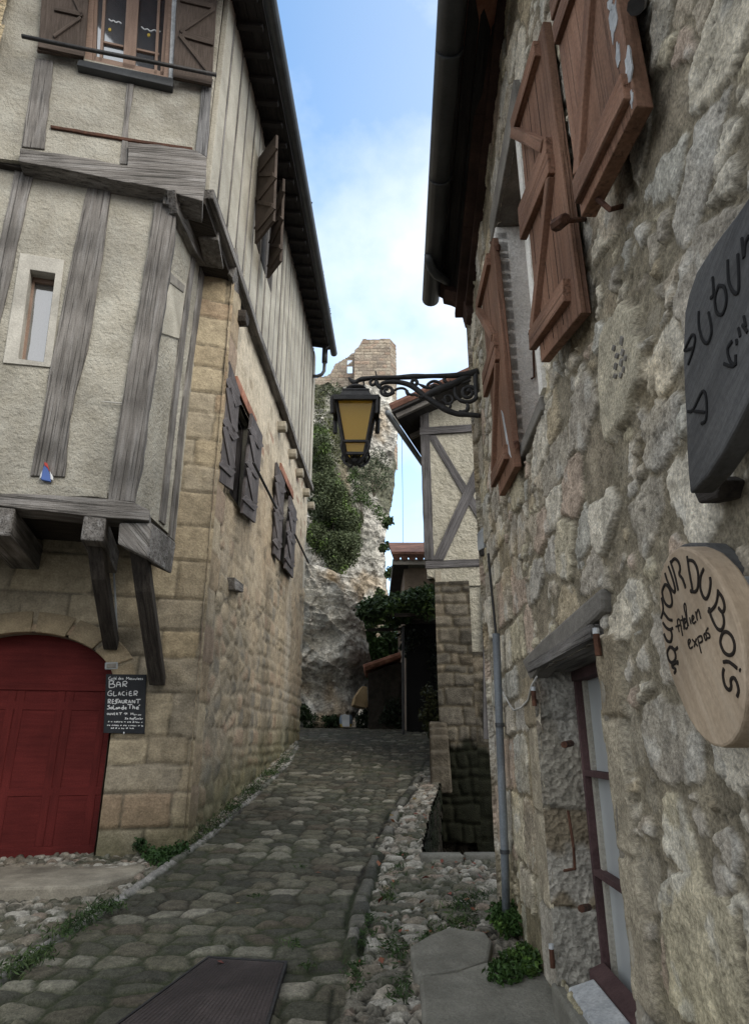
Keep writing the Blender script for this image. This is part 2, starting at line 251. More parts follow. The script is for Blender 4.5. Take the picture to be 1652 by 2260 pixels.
# ------------------------------------------------------------------ mesh helpers
COL = SC.collection
def wloc(o):
    v = np.zeros(3)
    while o is not None: v += np.array(o.location); o = o.parent
    return v
def link(name, me, material, parent, centre):
    o = bpy.data.objects.new(name, me); COL.objects.link(o)
    if material is not None: me.materials.append(material)
    if parent is not None: o.parent = parent; o.location = centre-wloc(parent)
    else: o.location = centre
    return o
def tag(o, label=None, cat=None, group=None, kind=None):
    for k, v in (('label', label), ('category', cat), ('group', group), ('kind', kind)):
        if v: o[k] = v
    return o
def thing(name, label, cat, loc, group=None):
    o = bpy.data.objects.new(name, None); COL.objects.link(o); o.location = [float(v) for v in loc]; o.empty_display_size = .2
    return tag(o, label, cat, group)
class MB:
    def __init__(S): S.v = []; S.f = []; S.g = []
    def add(S, vs, fs, gs=None):
        b = len(S.v); S.v += [tuple(map(float, p)) for p in vs]; S.f += [tuple(b+i for i in f) for f in fs]
        S.g += [tuple(map(float, p)) for p in (gs if gs is not None else vs)]
    def prism(S, front, depth, seed=0):     # polygon + extrusion vector
        fr = [np.asarray(p, float) for p in front]; d = np.asarray(depth, float); n = len(fr)
        # grain axis: longest direction
        c = sum(fr)/n; A = np.array(fr)-c; w, V = np.linalg.eigh(A.T@A); ax = V[:, 2]; bx = V[:, 1]; cx = np.cross(ax, bx)
        off = np.array([random.random()*50, random.random()*50, 0]); vs = fr+[p+d for p in fr]
        gs = [np.array([np.dot(p-c, ax), np.dot(p-c, bx), np.dot(p-c, cx)])+off for p in vs]
        fs = [tuple(range(n)), tuple(range(2*n-1, n-1, -1))]+[(i, n+i, n+(i+1) % n, (i+1) % n) for i in range(n)]
        # orient: front normal should oppose depth
        nn = np.zeros(3)
        for i in range(n): nn += np.cross(fr[i], fr[(i+1) % n])
        if np.dot(nn, d) > 0: fs = [tuple(reversed(f)) for f in fs]
        S.add(vs, fs, gs); return S
    def bar(S, a, b, w, h, up=(0, 0, 1)):   # box beam from a to b, width across, height along up
        a = np.asarray(a, float); b = np.asarray(b, float); d = b-a; Ln = np.linalg.norm(d); d = d/Ln
        up = np.asarray(up, float); sx = np.cross(d, up)
        if np.linalg.norm(sx) < 1e-4: sx = np.cross(d, (1, 0, 0))
        sx /= np.linalg.norm(sx); uz = np.cross(sx, d)
        q = [-sx*w/2-uz*h/2, sx*w/2-uz*h/2, sx*w/2+uz*h/2, -sx*w/2+uz*h/2]
        vs = [a+k for k in q]+[b+k for k in q]; off = random.random()*40
        gs = [(0+off, -w/2, -h/2), (0+off, w/2, -h/2), (0+off, w/2, h/2), (0+off, -w/2, h/2), (Ln+off, -w/2, -h/2), (Ln+off, w/2, -h/2), (Ln+off, w/2, h/2), (Ln+off, -w/2, h/2)]
        S.add(vs, [(0, 1, 2, 3), (7, 6, 5, 4), (1, 0, 4, 5), (2, 1, 5, 6), (3, 2, 6, 7), (0, 3, 7, 4)], gs); return S
    def tube(S, pts, r, n=8, cap=True):
        P = [np.asarray(p, float) for p in pts]; R = r if hasattr(r, '__len__') else [r]*len(P)
        T = [P[min(i+1, len(P)-1)]-P[max(i-1, 0)] for i in range(len(P))]; ref = None; rings = []
        for i, t in enumerate(T):
            t = t/(np.linalg.norm(t)+1e-12)
            if ref is None: ref = np.cross(t, (0, 0, 1.)) if abs(t[2]) < .9 else np.cross(t, (1., 0, 0))
            ref = ref-t*np.dot(ref, t); ref /= np.linalg.norm(ref)+1e-12; bi = np.cross(t, ref)
            rings.append([P[i]+R[i]*(ref*math.cos(2*math.pi*k/n)+bi*math.sin(2*math.pi*k/n)) for k in range(n)])
        vs = [p for q in rings for p in q]
        fs = [(i*n+k, i*n+(k+1) % n, (i+1)*n+(k+1) % n, (i+1)*n+k) for i in range(len(P)-1) for k in range(n)]
        if cap: fs += [tuple(range(n-1, -1, -1)), tuple(range((len(P)-1)*n, len(P)*n))]
        S.add(vs, fs); return S
    def lathe(S, c, prof, n=16, sq=False, rot=0):   # prof: (r,z) list
        c = np.asarray(c, float); vs = []; k = math.sqrt(2) if sq else 1
        for r, z in prof:
            for j in range(n): a = 2*math.pi*j/n+rot; vs.append(c+np.array([k*r*math.cos(a), k*r*math.sin(a), z]))
        m = len(prof); fs = [(i*n+j, i*n+(j+1) % n, (i+1)*n+(j+1) % n, (i+1)*n+j) for i in range(m-1) for j in range(n)]
        fs += [tuple(range(n-1, -1, -1)), tuple(range((m-1)*n, m*n))]; S.add(vs, fs); return S
    def build(S, name, material, parent=None, bevel=0, smooth=False):
        V = np.array(S.v); c = (V.min(0)+V.max(0))/2
        if parent is None: c[2] = V[:, 2].min()
        me = bpy.data.meshes.new(name); me.from_pydata((V-c).tolist(), [], S.f); me.update()
        a = me.attributes.new('grain', 'FLOAT_VECTOR', 'POINT'); a.data.foreach_set('vector', np.array(S.g, np.float32).ravel())
        if smooth: me.polygons.foreach_set('use_smooth', [True]*len(me.polygons))
        o = link(name, me, material, parent, c)
        if bevel:
            b = o.modifiers.new('bevel', 'BEVEL'); b.width = bevel; b.segments = 2; b.limit_method = 'ANGLE'; b.angle_limit = math.radians(50); b.use_clamp_overlap = True
        return o
def raw_mesh(name, V, Q, cols, material, parent=None, smooth=True, tri=4):
    V = np.asarray(V, float); Q = np.asarray(Q, np.int64)
    used = np.unique(Q); mp_ = np.full(len(V), -1); mp_[used] = np.arange(len(used)); V = V[used]; Q = mp_[Q]
    if cols is not None: cols = np.asarray(cols)[used]
    c = (V.min(0)+V.max(0))/2
    if parent is None: c[2] = V[:, 2].min()
    me = bpy.data.meshes.new(name); me.vertices.add(len(V)); me.vertices.foreach_set('co', (V-c).astype(np.float32).ravel())
    k = Q.shape[1]; me.loops.add(Q.size); me.loops.foreach_set('vertex_index', Q.astype(np.int32).ravel())
    me.polygons.add(len(Q)); me.polygons.foreach_set('loop_start', (np.arange(len(Q))*k).astype(np.int32))
    me.polygons.foreach_set('use_smooth', np.full(len(Q), smooth)); me.update(calc_edges=True); me.validate()
    if cols is not None:
        a = me.color_attributes.new('col', 'FLOAT_COLOR', 'POINT'); a.data.foreach_set('color', np.c_[np.clip(cols, 0, 1), np.ones(len(V))].astype(np.float32).ravel())
    return link(name, me, material, parent, c)
def gridq(ny, nx):
    i = np.arange(ny-1)[:, None]*nx+np.arange(nx-1)[None]; return np.stack([i, i+1, i+nx+1, i+nx], -1).reshape(-1, 4)
def relief(name, pl, s0, s1, z0, z1, ds, fn, material, parent, holes=(), clip=None, dsz=None):
    s = np.arange(s0, s1+ds, ds); z = np.arange(z0, z1+ds, dsz or ds); Sg, Zg = np.meshgrid(s, z); h, c = fn(Sg, Zg)
    V = pl.o+Sg[..., None]*pl.ax+h[..., None]*pl.n; V[..., 2] = Zg
    Q = gridq(len(z), len(s)); keep = np.ones(Sg.shape, bool)
    for (a, b, p, q) in holes: keep &= ~((Sg > a) & (Sg < b) & (Zg > p) & (Zg < q))
    if clip is not None: keep &= clip(Sg, Zg)
    kf = keep.ravel()[Q].any(1) if holes and clip is None else keep.ravel()[Q].all(1)
    Q = Q[kf]
    return raw_mesh(name, V.reshape(-1, 3), Q, c.reshape(-1, 3), material, parent)
def rough(px, amp=1.2, step=26, keep_closed=True):
    out = []
    for i in range(len(px)):
        a = np.array(px[i], float); b = np.array(px[(i+1) % len(px)], float); n = max(1, int(np.linalg.norm(b-a)/step))
        for k in range(n):
            q = a+(b-a)*k/n; out.append(tuple(q+np.array([random.uniform(-amp, amp), random.uniform(-amp, amp)]) if k else q))
    return out
def slab(mb, pl, px, t0, t1, amp=0, step=26):       # px outline seen on the front face at offset t1, back at t0
    if amp: px = rough(px, amp, step)
    q = pl.off(t1); mb.prism([q.hit(*p) for p in px], -pl.n*(t1-t0)); return mb
def slab1(name, material, parent, pl, px, t0, t1, amp=0, bevel=.008, step=26):
    return slab(MB(), pl, px, t0, t1, amp, step).build(name, material, parent, bevel)
def rectslab(mb, pl, s0, s1, z0, z1, t0, t1):
    mb.prism([pl.pt(s0, z0, t1), pl.pt(s1, z0, t1), pl.pt(s1, z1, t1), pl.pt(s0, z1, t1)], -pl.n*(t1-t0)); return mb
def ringslab(mb, pl, outer, inner, t0, t1):          # 4-point frame with an opening
    q = pl.off(t1); O = [q.hit(*p) for p in outer]; I = [q.hit(*p) for p in inner]; d = -pl.n*(t1-t0)
    vs = O+I+[p+d for p in O]+[p+d for p in I]; fs = []
    for i in range(4):
        j = (i+1) % 4; fs += [(i, j, 4+j, 4+i), (8+j, 8+i, 12+i, 12+j), (j, i, 8+i, 8+j), (4+i, 4+j, 12+j, 12+i)]
    mb.add(vs, fs); return mb
def strip(mb, pl, p, q, w, t0, t1, amp=0):            # a px-wide bar between two pixels
    p = np.array(p, float); q = np.array(q, float); d = (q-p)/np.linalg.norm(q-p); n = np.array([-d[1], d[0]])*w/2
    return slab(mb, pl, [tuple(p+n), tuple(q+n), tuple(q-n), tuple(p-n)], t0, t1, amp)
def strokes(mb, pl, lines, t, r, conv, fl=.35, n=6):
    for ln in lines:
        P = [np.array(conv(*p), float) for p in ln]
        if len(P) > 2:                      # smooth the polyline
            X = np.array(P); tt = np.arange(len(X)); ti = np.linspace(0, len(X)-1, (len(X)-1)*4+1); Y = []
            for u in ti:
                i = min(int(u), len(X)-2); f = u-i; p0 = X[max(i-1, 0)]; p1 = X[i]; p2 = X[i+1]; p3 = X[min(i+2, len(X)-1)]
                Y.append(.5*((2*p1)+(-p0+p2)*f+(2*p0-5*p1+4*p2-p3)*f*f+(-p0+3*p1-3*p2+p3)*f**3))
            P = Y
        q = pl.off(t); b = len(mb.v); mb.tube([q.hit(*p) for p in P], r, n)
        for k in range(b, len(mb.v)):       # flatten towards the board
            p = np.array(mb.v[k]); d = np.dot(p-q.o, q.n); mb.v[k] = tuple(p-q.n*d*(1-fl))
    return mb
def leaves(name, pts, size, material, parent, c1, c2, c3=None, up=.3, asp=.55, seed=3):
    rg = np.random.default_rng(seed); P = np.asarray(pts); n = len(P)
    nrm = rg.normal(size=(n, 3)); nrm[:, 2] += up; nrm /= np.linalg.norm(nrm, axis=1)[:, None]
    t = np.cross(nrm, rg.normal(size=(n, 3))); t /= np.linalg.norm(t, axis=1)[:, None]; b = np.cross(nrm, t)
    sz = size*(.6+.8*rg.random(n))[:, None]
    V = np.stack([P-t*sz, P+b*sz*asp+nrm*sz*.15, P+t*sz, P-b*sz*asp+nrm*sz*.15], 1).reshape(-1, 3)
    Q = np.arange(4*n).reshape(n, 4); k = rg.random(n)[:, None]; cl = vn(P[:, 0]*2.2+P[:, 1], P[:, 2]*2.2, 5)[:, None]
    c = np.array(c1)*(1-k)+np.array(c2)*k
    if c3 is not None: c = np.where((cl > .62) & (rg.random(n)[:, None] < .6), np.array(c3)*(.7+.6*k), c)
    return raw_mesh(name, V, Q, np.repeat(c, 4, 0), material, parent, smooth=False)
def clump(n, centres, radii, seed, hollow=.5):
    rg = np.random.default_rng(seed); C = np.array(centres, float); R = np.array(radii, float)
    if R.ndim == 1: R = np.repeat(R[:, None], 3, 1)
    w = (R.prod(1))**(2/3); k = rg.choice(len(C), n, p=w/w.sum()); d = rg.normal(size=(n, 3)); d /= np.linalg.norm(d, axis=1)[:, None]
    return C[k]+R[k]*d*(hollow+(1-hollow)*rg.random(n)**.6)[:, None]*(.8+.4*rg.random(n))[:, None]
# ------------------------------------------------------------------ planes of the place
g0 = np.array([-2.56, 6.68]); F0 = Pl(g0, 15)                       # stone front of the left house
C0 = F0.hit(395, 1868); r_ = ray(880, 1640); SANG = math.degrees(math.atan2(r_[1], r_[0]))
S0 = Pl(C0[:2], SANG)                                               # its wall along the street, s=0 at the corner
F1 = F0.off(1.15); F2 = F0.off(1.27)
R0 = Pl((.93, 5.33), 268)                                           # wall of the right house, s grows towards the camera
# ================================================================== GROUND
def gline(px): return np.array([G(*p)[:2] for p in px])
LE = gline([(0, 2190), (120, 2095), (250, 2012), (390, 1908), (470, 1850), (560, 1768), (640, 1690), (660, 1652)])
RE = gline([(755, 2255), (770, 2120), (795, 1990), (830, 1890), (875, 1790), (930, 1710), (958, 1668)])
LE = np.vstack([[LE[0, 0]-.45, LE[0, 1]-.8], LE, [-1.9, 16.5], [-3.5, 18.5]]); RE = np.vstack([[RE[0, 0], 1], RE, [1.3, 13], [1.4, 22]])
oL = np.argsort(LE[:, 1]); oR = np.argsort(RE[:, 1])
xL = lambda y: np.interp(y, LE[oL, 1], LE[oL, 0]); xR = lambda y: np.interp(y, RE[oR, 1], RE[oR, 0])
PIT = [G(930, 1903)[:2], G(936, 1860)[:2], G(950, 1800)[:2], G(972, 1735)[:2], (1.0, 11.05), (3.7, 11.05), (3.7, 6.62), (1.6, 6.6)]
xs = np.arange(-5.5, 3.601, .022); ys = np.concatenate([np.arange(1, 7.5, .02), np.arange(7.5, 11, .03), np.arange(11, 22.01, .055)])
X, Y = np.meshgrid(xs, ys); wx = .09*fbm(X*2.6, Y*2.6, 4, 3); wy = .15*fbm(X*1.9, Y*1.9, 4, 9)
XL, XR = xL(Y), xR(Y); curve = (XL+XR)/2
def cobbles(cx, cy, sd, jit):
    f1, f2, i = worley((X+wx*.5-.35*curve)/cx, (Y+wy*.4+.05*X)/cy, sd, jit); return i, (f2-f1)*min(cx, cy)*.62
iA, dA = cobbles(.235, .165, 11, .72); iB, dB = cobbles(.165, .12, 12, .7); sel = fbm(X*.9, Y*.7, 3, 55) > .06
idc = np.where(sel, iB, iA); dc = np.where(sel, dB, dA); rag = .010*fbm(X*22, Y*22, 4, 8)
hs = sstep(.004, .030, dc+rag); nfc = fbm(X*5+idc*61, Y*5+idc*87, 4, 33)
hc = hs*(.016+.018*(hsh(idc*5555, 1, 2)-.4)+.032*nfc)+.008*fbm(X*12, Y*12, 4, 21)
pc = pal(idc, [(.080, .080, .068), (.06, .06, .05), (.105, .10, .08), (.05, .05, .044), (.10, .09, .075), (.07, .072, .06), (.17, .165, .145), (.065, .066, .055), (.10, .092, .075), (.055, .057, .047), (.22, .21, .19), (.08, .068, .056), (.13, .125, .105)])
moss = sstep(.0, .16, fbm(X*1.3, Y*1.3, 4, 41)+.04)
joint = mixc(np.broadcast_to([.024, .022, .016], X.shape+(3,)), np.broadcast_to([.028, .036, .016], X.shape+(3,)), moss)
cc = mixc(joint, pc*(1+.5*nfc)[..., None], sstep(.004, .022, dc+rag)); cc = cc*(1-.22*sstep(-.1, .25, fbm(X*.8, Y*.8, 3, 77)))[..., None]
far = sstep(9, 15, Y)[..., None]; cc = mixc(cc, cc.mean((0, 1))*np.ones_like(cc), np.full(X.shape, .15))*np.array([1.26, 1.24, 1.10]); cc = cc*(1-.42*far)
# pebbles of the two verges
f1, f2, ip = worley((X+wx)/.085, (Y+wy*.5)/.062, 5); dp = (f2-f1)
f1b, f2b, ipb = worley((X+wx)/.15, (Y+wy*.5)/.12, 15); bigp = hsh(ipb*99991, 3, 5) < .35
dp = np.where(bigp, (f2b-f1b)*1.4, dp); ip = np.where(bigp, ipb, ip)
hp = sstep(.03, .45, dp)*.028*(.6+.8*hsh(ip*7777, 2, 3))+.006*fbm(X*20, Y*20, 2, 5)
pp = pal(ip, [(.30, .28, .235), (.2, .185, .15), (.42, .40, .35), (.13, .12, .095), (.24, .21, .165), (.35, .32, .265), (.16, .15, .125), (.27, .22, .175), (.38, .36, .31)])
cp = mixc(joint*1.1, pp, sstep(.05, .2, dp)*np.where(moss > .7, .45+.5*(hsh(ip*3333, 8, 1) > .5), 1))
# kerb lines of long stones on both sides of the cobbles
idk, dk, _, _ = bricks(Y*1.0+wy, (X-XR)+wx*.3, .16, .30, .05, .5, 3, .03)
kw_ = .055+.025*hsh(idk*9191, 2, 4); kx = X-XR-.03*(hsh(idk*717, 1, 4)-.5); kr = (np.abs(X-XR) < .085) & (hsh(idk*1777, 4, 4) > .3); dkr = np.minimum(dk, kw_-np.abs(kx)); hk = sstep(-.005, .03, dkr)*(.035+.03*hsh(idk*333, 5, 2))+.008*fbm(X*18, Y*18, 3, 2)
ck = mixc(joint*.9, pal(idk, [(.11, .107, .09), (.16, .155, .135), (.07, .07, .058), (.13, .125, .105), (.05, .05, .04), (.21, .20, .175), (.05, .055, .035)]), sstep(.004, .025, dkr))
kl = (np.abs(X-XL+.05) < .05); dkl = np.minimum(dk, .05-np.abs(X-XL+.05)); ckl = mixc(joint, pal(idk, [(.2, .195, .18), (.28, .27, .25), (.12, .12, .1)]), sstep(.004, .02, dkl))
road = (X > XL) & (X < XR)
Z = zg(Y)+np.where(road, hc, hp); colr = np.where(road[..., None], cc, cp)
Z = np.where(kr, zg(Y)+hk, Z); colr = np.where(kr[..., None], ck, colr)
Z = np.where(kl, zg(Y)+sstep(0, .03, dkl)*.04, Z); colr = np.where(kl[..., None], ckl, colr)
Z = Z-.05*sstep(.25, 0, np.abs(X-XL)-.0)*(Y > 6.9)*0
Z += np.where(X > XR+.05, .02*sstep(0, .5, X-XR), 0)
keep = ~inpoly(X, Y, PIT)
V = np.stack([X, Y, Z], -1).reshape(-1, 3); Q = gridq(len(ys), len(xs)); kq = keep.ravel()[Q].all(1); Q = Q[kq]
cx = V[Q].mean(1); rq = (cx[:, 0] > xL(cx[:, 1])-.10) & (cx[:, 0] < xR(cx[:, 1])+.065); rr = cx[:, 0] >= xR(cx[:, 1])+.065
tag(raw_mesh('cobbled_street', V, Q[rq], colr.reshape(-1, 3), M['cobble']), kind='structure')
tag(raw_mesh('pebbled_verge', V, Q[~rq & ~rr], colr.reshape(-1, 3), M['cobble']), kind='structure')
tag(raw_mesh('pebbled_pavement', V, Q[rr], colr.reshape(-1, 3), M['cobble']), kind='structure')
tx = np.array([-400, -60, -5.49, 3.59, 60, 400]); ty = np.array([-400, -20, -3, 1.01, 4, 6.9, 10, 13.8, 17, 20, 21.99, 70, 400])
TX, TY = np.meshgrid(tx, ty); tq = gridq(len(ty), len(tx)); TV = np.stack([TX, TY, zg(TY)-.012], -1).reshape(-1, 3); tcn = TV[tq].mean(1)
kq = ~((np.abs(tcn[:, 0]+.95) < 4) & (tcn[:, 1] > 1.01) & (tcn[:, 1] < 21.99))
tag(raw_mesh('terrain', TV, tq[kq], np.full((len(TV), 3), .07), M['cobble'], smooth=False), kind='structure')
# sunken pit beside the street
def pit_fn(s, z):  # dark mossy stone, with the shade of the depth put into the colour
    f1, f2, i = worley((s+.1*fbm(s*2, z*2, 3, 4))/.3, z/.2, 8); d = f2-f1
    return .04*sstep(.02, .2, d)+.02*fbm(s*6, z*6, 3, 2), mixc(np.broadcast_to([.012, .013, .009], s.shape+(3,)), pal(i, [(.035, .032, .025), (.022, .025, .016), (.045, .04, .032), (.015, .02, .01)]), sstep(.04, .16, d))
pitr = thing('sunken_yard', 'dark sunken mossy yard opening beside the cobbled street', 'yard', (1.6, 8.8, -1.6)); pitr['kind'] = 'structure'
for nm, a, b in (('pit_wall', (.9, 11.04), (3.7, 11.04)), ('pit_wall', (3.69, 11.0), (3.69, 6.5)), *[('pit_wall', (PIT[k][0]-.03, PIT[k][1]-.02), (PIT[k+1][0]-.03, PIT[k+1][1]+.02)) for k in range(3)], ('pit_wall', (PIT[3][0]-.03, PIT[3][1]), (.96, 11.05)), ('pit_wall', (3.7, 6.58), (.40, 6.56))):
    a = np.array(a); b = np.array(b); ln = np.linalg.norm(b-a); pl = Pl(a, math.degrees(math.atan2(*(b-a)[::-1])))
    relief(nm, pl, -.05, ln+.05, -1.6, float(zg(max(a[1], b[1])))+.05, .03, pit_fn, M['stone'], pitr, clip=lambda s, z, a=a, b=b, ln=ln: z < zg(a[1]+(b[1]-a[1])*s/ln)+.035)
MB().prism([(.2, 6.3, -1.55), (3.9, 6.3, -1.55), (3.9, 11.2, -1.55), (.2, 11.2, -1.55)], (0, 0, -.1)).build('pit_floor', M['bark'], pitr)
for k in range(4):
    a_ = PIT[k]; b_ = PIT[k+1]; za, zb2_ = float(zg(a_[1]))-.03, float(zg(b_[1]))-.03
    MB().prism([(a_[0]-.02, a_[1]-.03, za), (b_[0]-.02, b_[1]+.03, zb2_), (b_[0]-.02, b_[1]+.03, -1.6), (a_[0]-.02, a_[1]-.03, -1.6)], (-.3, 0, 0)).build('pit_wall', M['bark'], pitr)
# stone edging of the pit
for k, (a, b) in enumerate([((.40, 6.52), (.78, 6.53)), ((.80, 6.53), (1.22, 6.54)), ((1.24, 6.54), (1.75, 6.55)), ((1.77, 6.55), (2.3, 6.56))]):
    z = float(zg(6.53))+.035; o = MB().bar((*a, z), (*b, z), .17+.03*random.random(), .09).build('edging_stone', M['slab'], None, .02)
    tag(o, ['pale edging stone at the left corner of the dark pit', 'pale edging stone at the front of the pit, second from the street', 'pale edging stone of the pit just left of the grey downpipe', 'pale edging stone of the pit hidden towards the house'][k], 'edging stone', 'edging stones along the front of the pit')
# threshold slab before the red door
q = [G(*p) for p in [(60, 1908), (215, 1900), (330, 1893), (318, 1925), (290, 1950), (190, 1988), (60, 1993)]]; q = [np.array([-4.4, q[0][1]-.2, 0])]+q+[np.array([-4.4, q[-1][1]-.3, 0])]
q = [np.array([p[0], p[1], float(zg(6.3))+.028]) for p in q]; q[2][1] += .12; q[1][1] += .1; q[3][1] += .12; q[0][1] += .1
tag(MB().prism(q, (0, 0, -.3)).build('threshold_slab', M['concrete'], None, .02), 'worn flat stone threshold before the red door', 'threshold')
# manhole cover
q = [G(*p) for p in [(468, 2136), (632, 2143), (590, 2262), (345, 2262)]]; q = [G(458, 2132), G(630, 2143), G(583, 2300), G(250, 2290)]
mh = thing('manhole_cover', 'rusty rectangular iron cover set in the cobbles in front', 'manhole cover', q[0])
def inset(q, k): c = sum(q)/len(q); return [c+(p-c)*k for p in q]
up = np.array([0, 0, .042]); MB().prism([p+up for p in inset(q, .975)], (0, 0, -.08)).build('plate', M['manhole'], mh, .004)
fr = MB(); o_ = [p+up*1.06 for p in inset(q, 1.03)]; i_ = [p+up*1.06 for p in inset(q, .98)]
for i in range(4): j = (i+1) % 4; fr.prism([o_[i], o_[j], i_[j], i_[i]], (0, 0, -.08))
fr.build('frame', M['iron'], mh)
rb = MB()
for k in range(1, 30):
    t = k/30; a = q[0]*(1-t)+q[1]*t; b = q[3]*(1-t)+q[2]*t; a, b = a+(b-a)*.04, a+(b-a)*.96; rb.bar(a+up*.97, b+up*.97, .005, .006)
rb.build('ribs', M['manhole'], mh)
# big step stones on the right
ss = [[(905, 2132), (950, 2104), (992, 2086), (1072, 2098), (1088, 2120), (1080, 2165), (1010, 2190), (925, 2203), (912, 2185)],
      [(926, 2206), (1010, 2193), (1082, 2168), (1180, 2170), (1230, 2210), (1280, 2330), (1240, 2420), (935, 2420), (930, 2260)]]
for k, px in enumerate(ss):
    px = rough(px, 2.5, 30); z = .10; q = [G(*p) for p in px]; q = [np.array([p[0], p[1], float(zg(p[1]))+z]) for p in q]
    tag(MB().prism(q, (0, 0, -.3)).build('step_stone', M['slab'], None, .018), ['flat grey step stone nearer the pit, above the crack', 'large flat grey step stone at the bottom edge below the crack'][k], 'step stone', 'step stones at the foot of the right wall')
# ================================================================== LEFT HOUSE
LH = thing('half_timbered_house', 'half-timbered house with overhanging beige plaster storeys and a red arched door', 'house', (C0[0]-1, C0[1]+2, .6))
beige = [(.36, .29, .185), (.32, .26, .17), (.40, .33, .215), (.29, .245, .17), (.38, .30, .18), (.33, .28, .20), (.34, .24, .15)]
DW = F0.st(205, 1897)                                  # door: right edge
dtop = F0.st(78, 1396)[1]; dr = DW[0]; dl = dr-1.62; dsp = F0.st(200, 1520)[1]
def door_in(s, z): return (s > dl) & (s < dr) & (z < np.where(True, dsp+(dtop-dsp)*np.sqrt(np.clip(1-((s-(dl+dr)/2)/((dr-dl)/2))**2, 0, 1)), 0))
sC = F0.s_of(C0)
def f0_fn(s, z):
    i, d, lu, lv = bricks(s+.07*fbm(s*2.5, z*2.5, 4, 1)+60, z+.06*fbm(s*2, z*2, 4, 6), .33, .58, .28, .45, 5, .03)
    n = fbm(s*5, z*5, 5, 3); jn = d+.012*fbm(s*18, z*18, 3, 15); h = .028*sstep(.0, .022, jn)+.020*n+.008*fbm(s*22, z*22, 3, 8)
    c = mixc(np.broadcast_to([.205, .175, .125], s.shape+(3,)), pal(i, beige)*1.05, sstep(.002, .016, jn)); c = mixc(c, np.broadcast_to([.38, .31, .20], s.shape+(3,)), sstep(-.05, .25, n)*.35)
    c = c*(1-.4*sstep(.05, .3, fbm(s*1.5, z*1.5, 4, 31)))[..., None]
    lum = c.mean(-1, keepdims=True); c = c*.75+lum*np.array([1.06, 1.0, .88])*.25
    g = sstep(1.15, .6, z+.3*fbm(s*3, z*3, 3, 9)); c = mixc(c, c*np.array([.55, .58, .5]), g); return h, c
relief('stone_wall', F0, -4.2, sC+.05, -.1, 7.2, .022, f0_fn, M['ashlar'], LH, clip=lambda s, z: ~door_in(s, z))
# door, set back in its arch
dpl = F0.off(-.16); dm = MB(); arch = []
for k in range(25):
    a = math.pi*k/24; arch.append(((dl+dr)/2+(dr-dl)/2*math.cos(a)*1.02, dsp+(dtop-dsp)*math.sin(a)*1.02))
pg = [(dr+.02, .4)]+arch+[(dl-.02, .4)]
door = dm.prism([dpl.pt(s, z, 0) for s, z in pg], -F0.n*.06).build('door', M['door'], LH)
bt = MB(); zb = .62
def rail(z0, z1, a=dl+.03, b=dr-.015, t=.022): rectslab(bt, dpl, a, b, z0, z1, -.002, t*.55)
rail(.58, .70); rail(1.13, 1.20, t=.014); rail(dsp-.015, dsp+.055, t=.03); rail(dsp-.20, dsp-.12, t=.014)
for s in (dr-.10, dr-.42, dr-.50, dr-.86, dr-.94, dl+.1): rectslab(bt, dpl, s-.035, s+.035, .70, dsp-.02, -.002, .008)
bt.build('panel_frame', M['door'], door, .004)
rv = MB(); n = len(arch); full = [(dr+.005, .4)]+[((dl+dr)/2+(dr-dl)/2*math.cos(math.pi*k/24), dsp+(dtop-dsp)*math.sin(math.pi*k/24)) for k in range(25)]+[(dl-.005, .4)]
for (a, b) in zip(full[:-1], full[1:]):
    rv.add([F0.pt(*a, .012), F0.pt(*b, .012), F0.pt(*b, -.24), F0.pt(*a, -.24)], [(0, 1, 2, 3)])
rv.build('door_reveal', M['concrete'], LH)
for k in range(8):
    mb = MB(); t = [math.pi*(k+.06+.88*j/5)/8 for j in range(6)]; cxm, rx, rz = (dl+dr)/2, (dr-dl)/2, dtop-dsp
    inn = [F0.pt(cxm+(rx-.004)*math.cos(a), dsp+(rz-.004)*math.sin(a), .045) for a in t]; ou = [F0.pt(cxm+(rx+.20+.03*(k % 2))*math.cos(a), dsp+(rz+.2)*math.sin(a), .045) for a in reversed(t)]
    mb.prism(inn+ou, -F0.n*.08).build('arch_stone', M['archstone'], LH, .012)
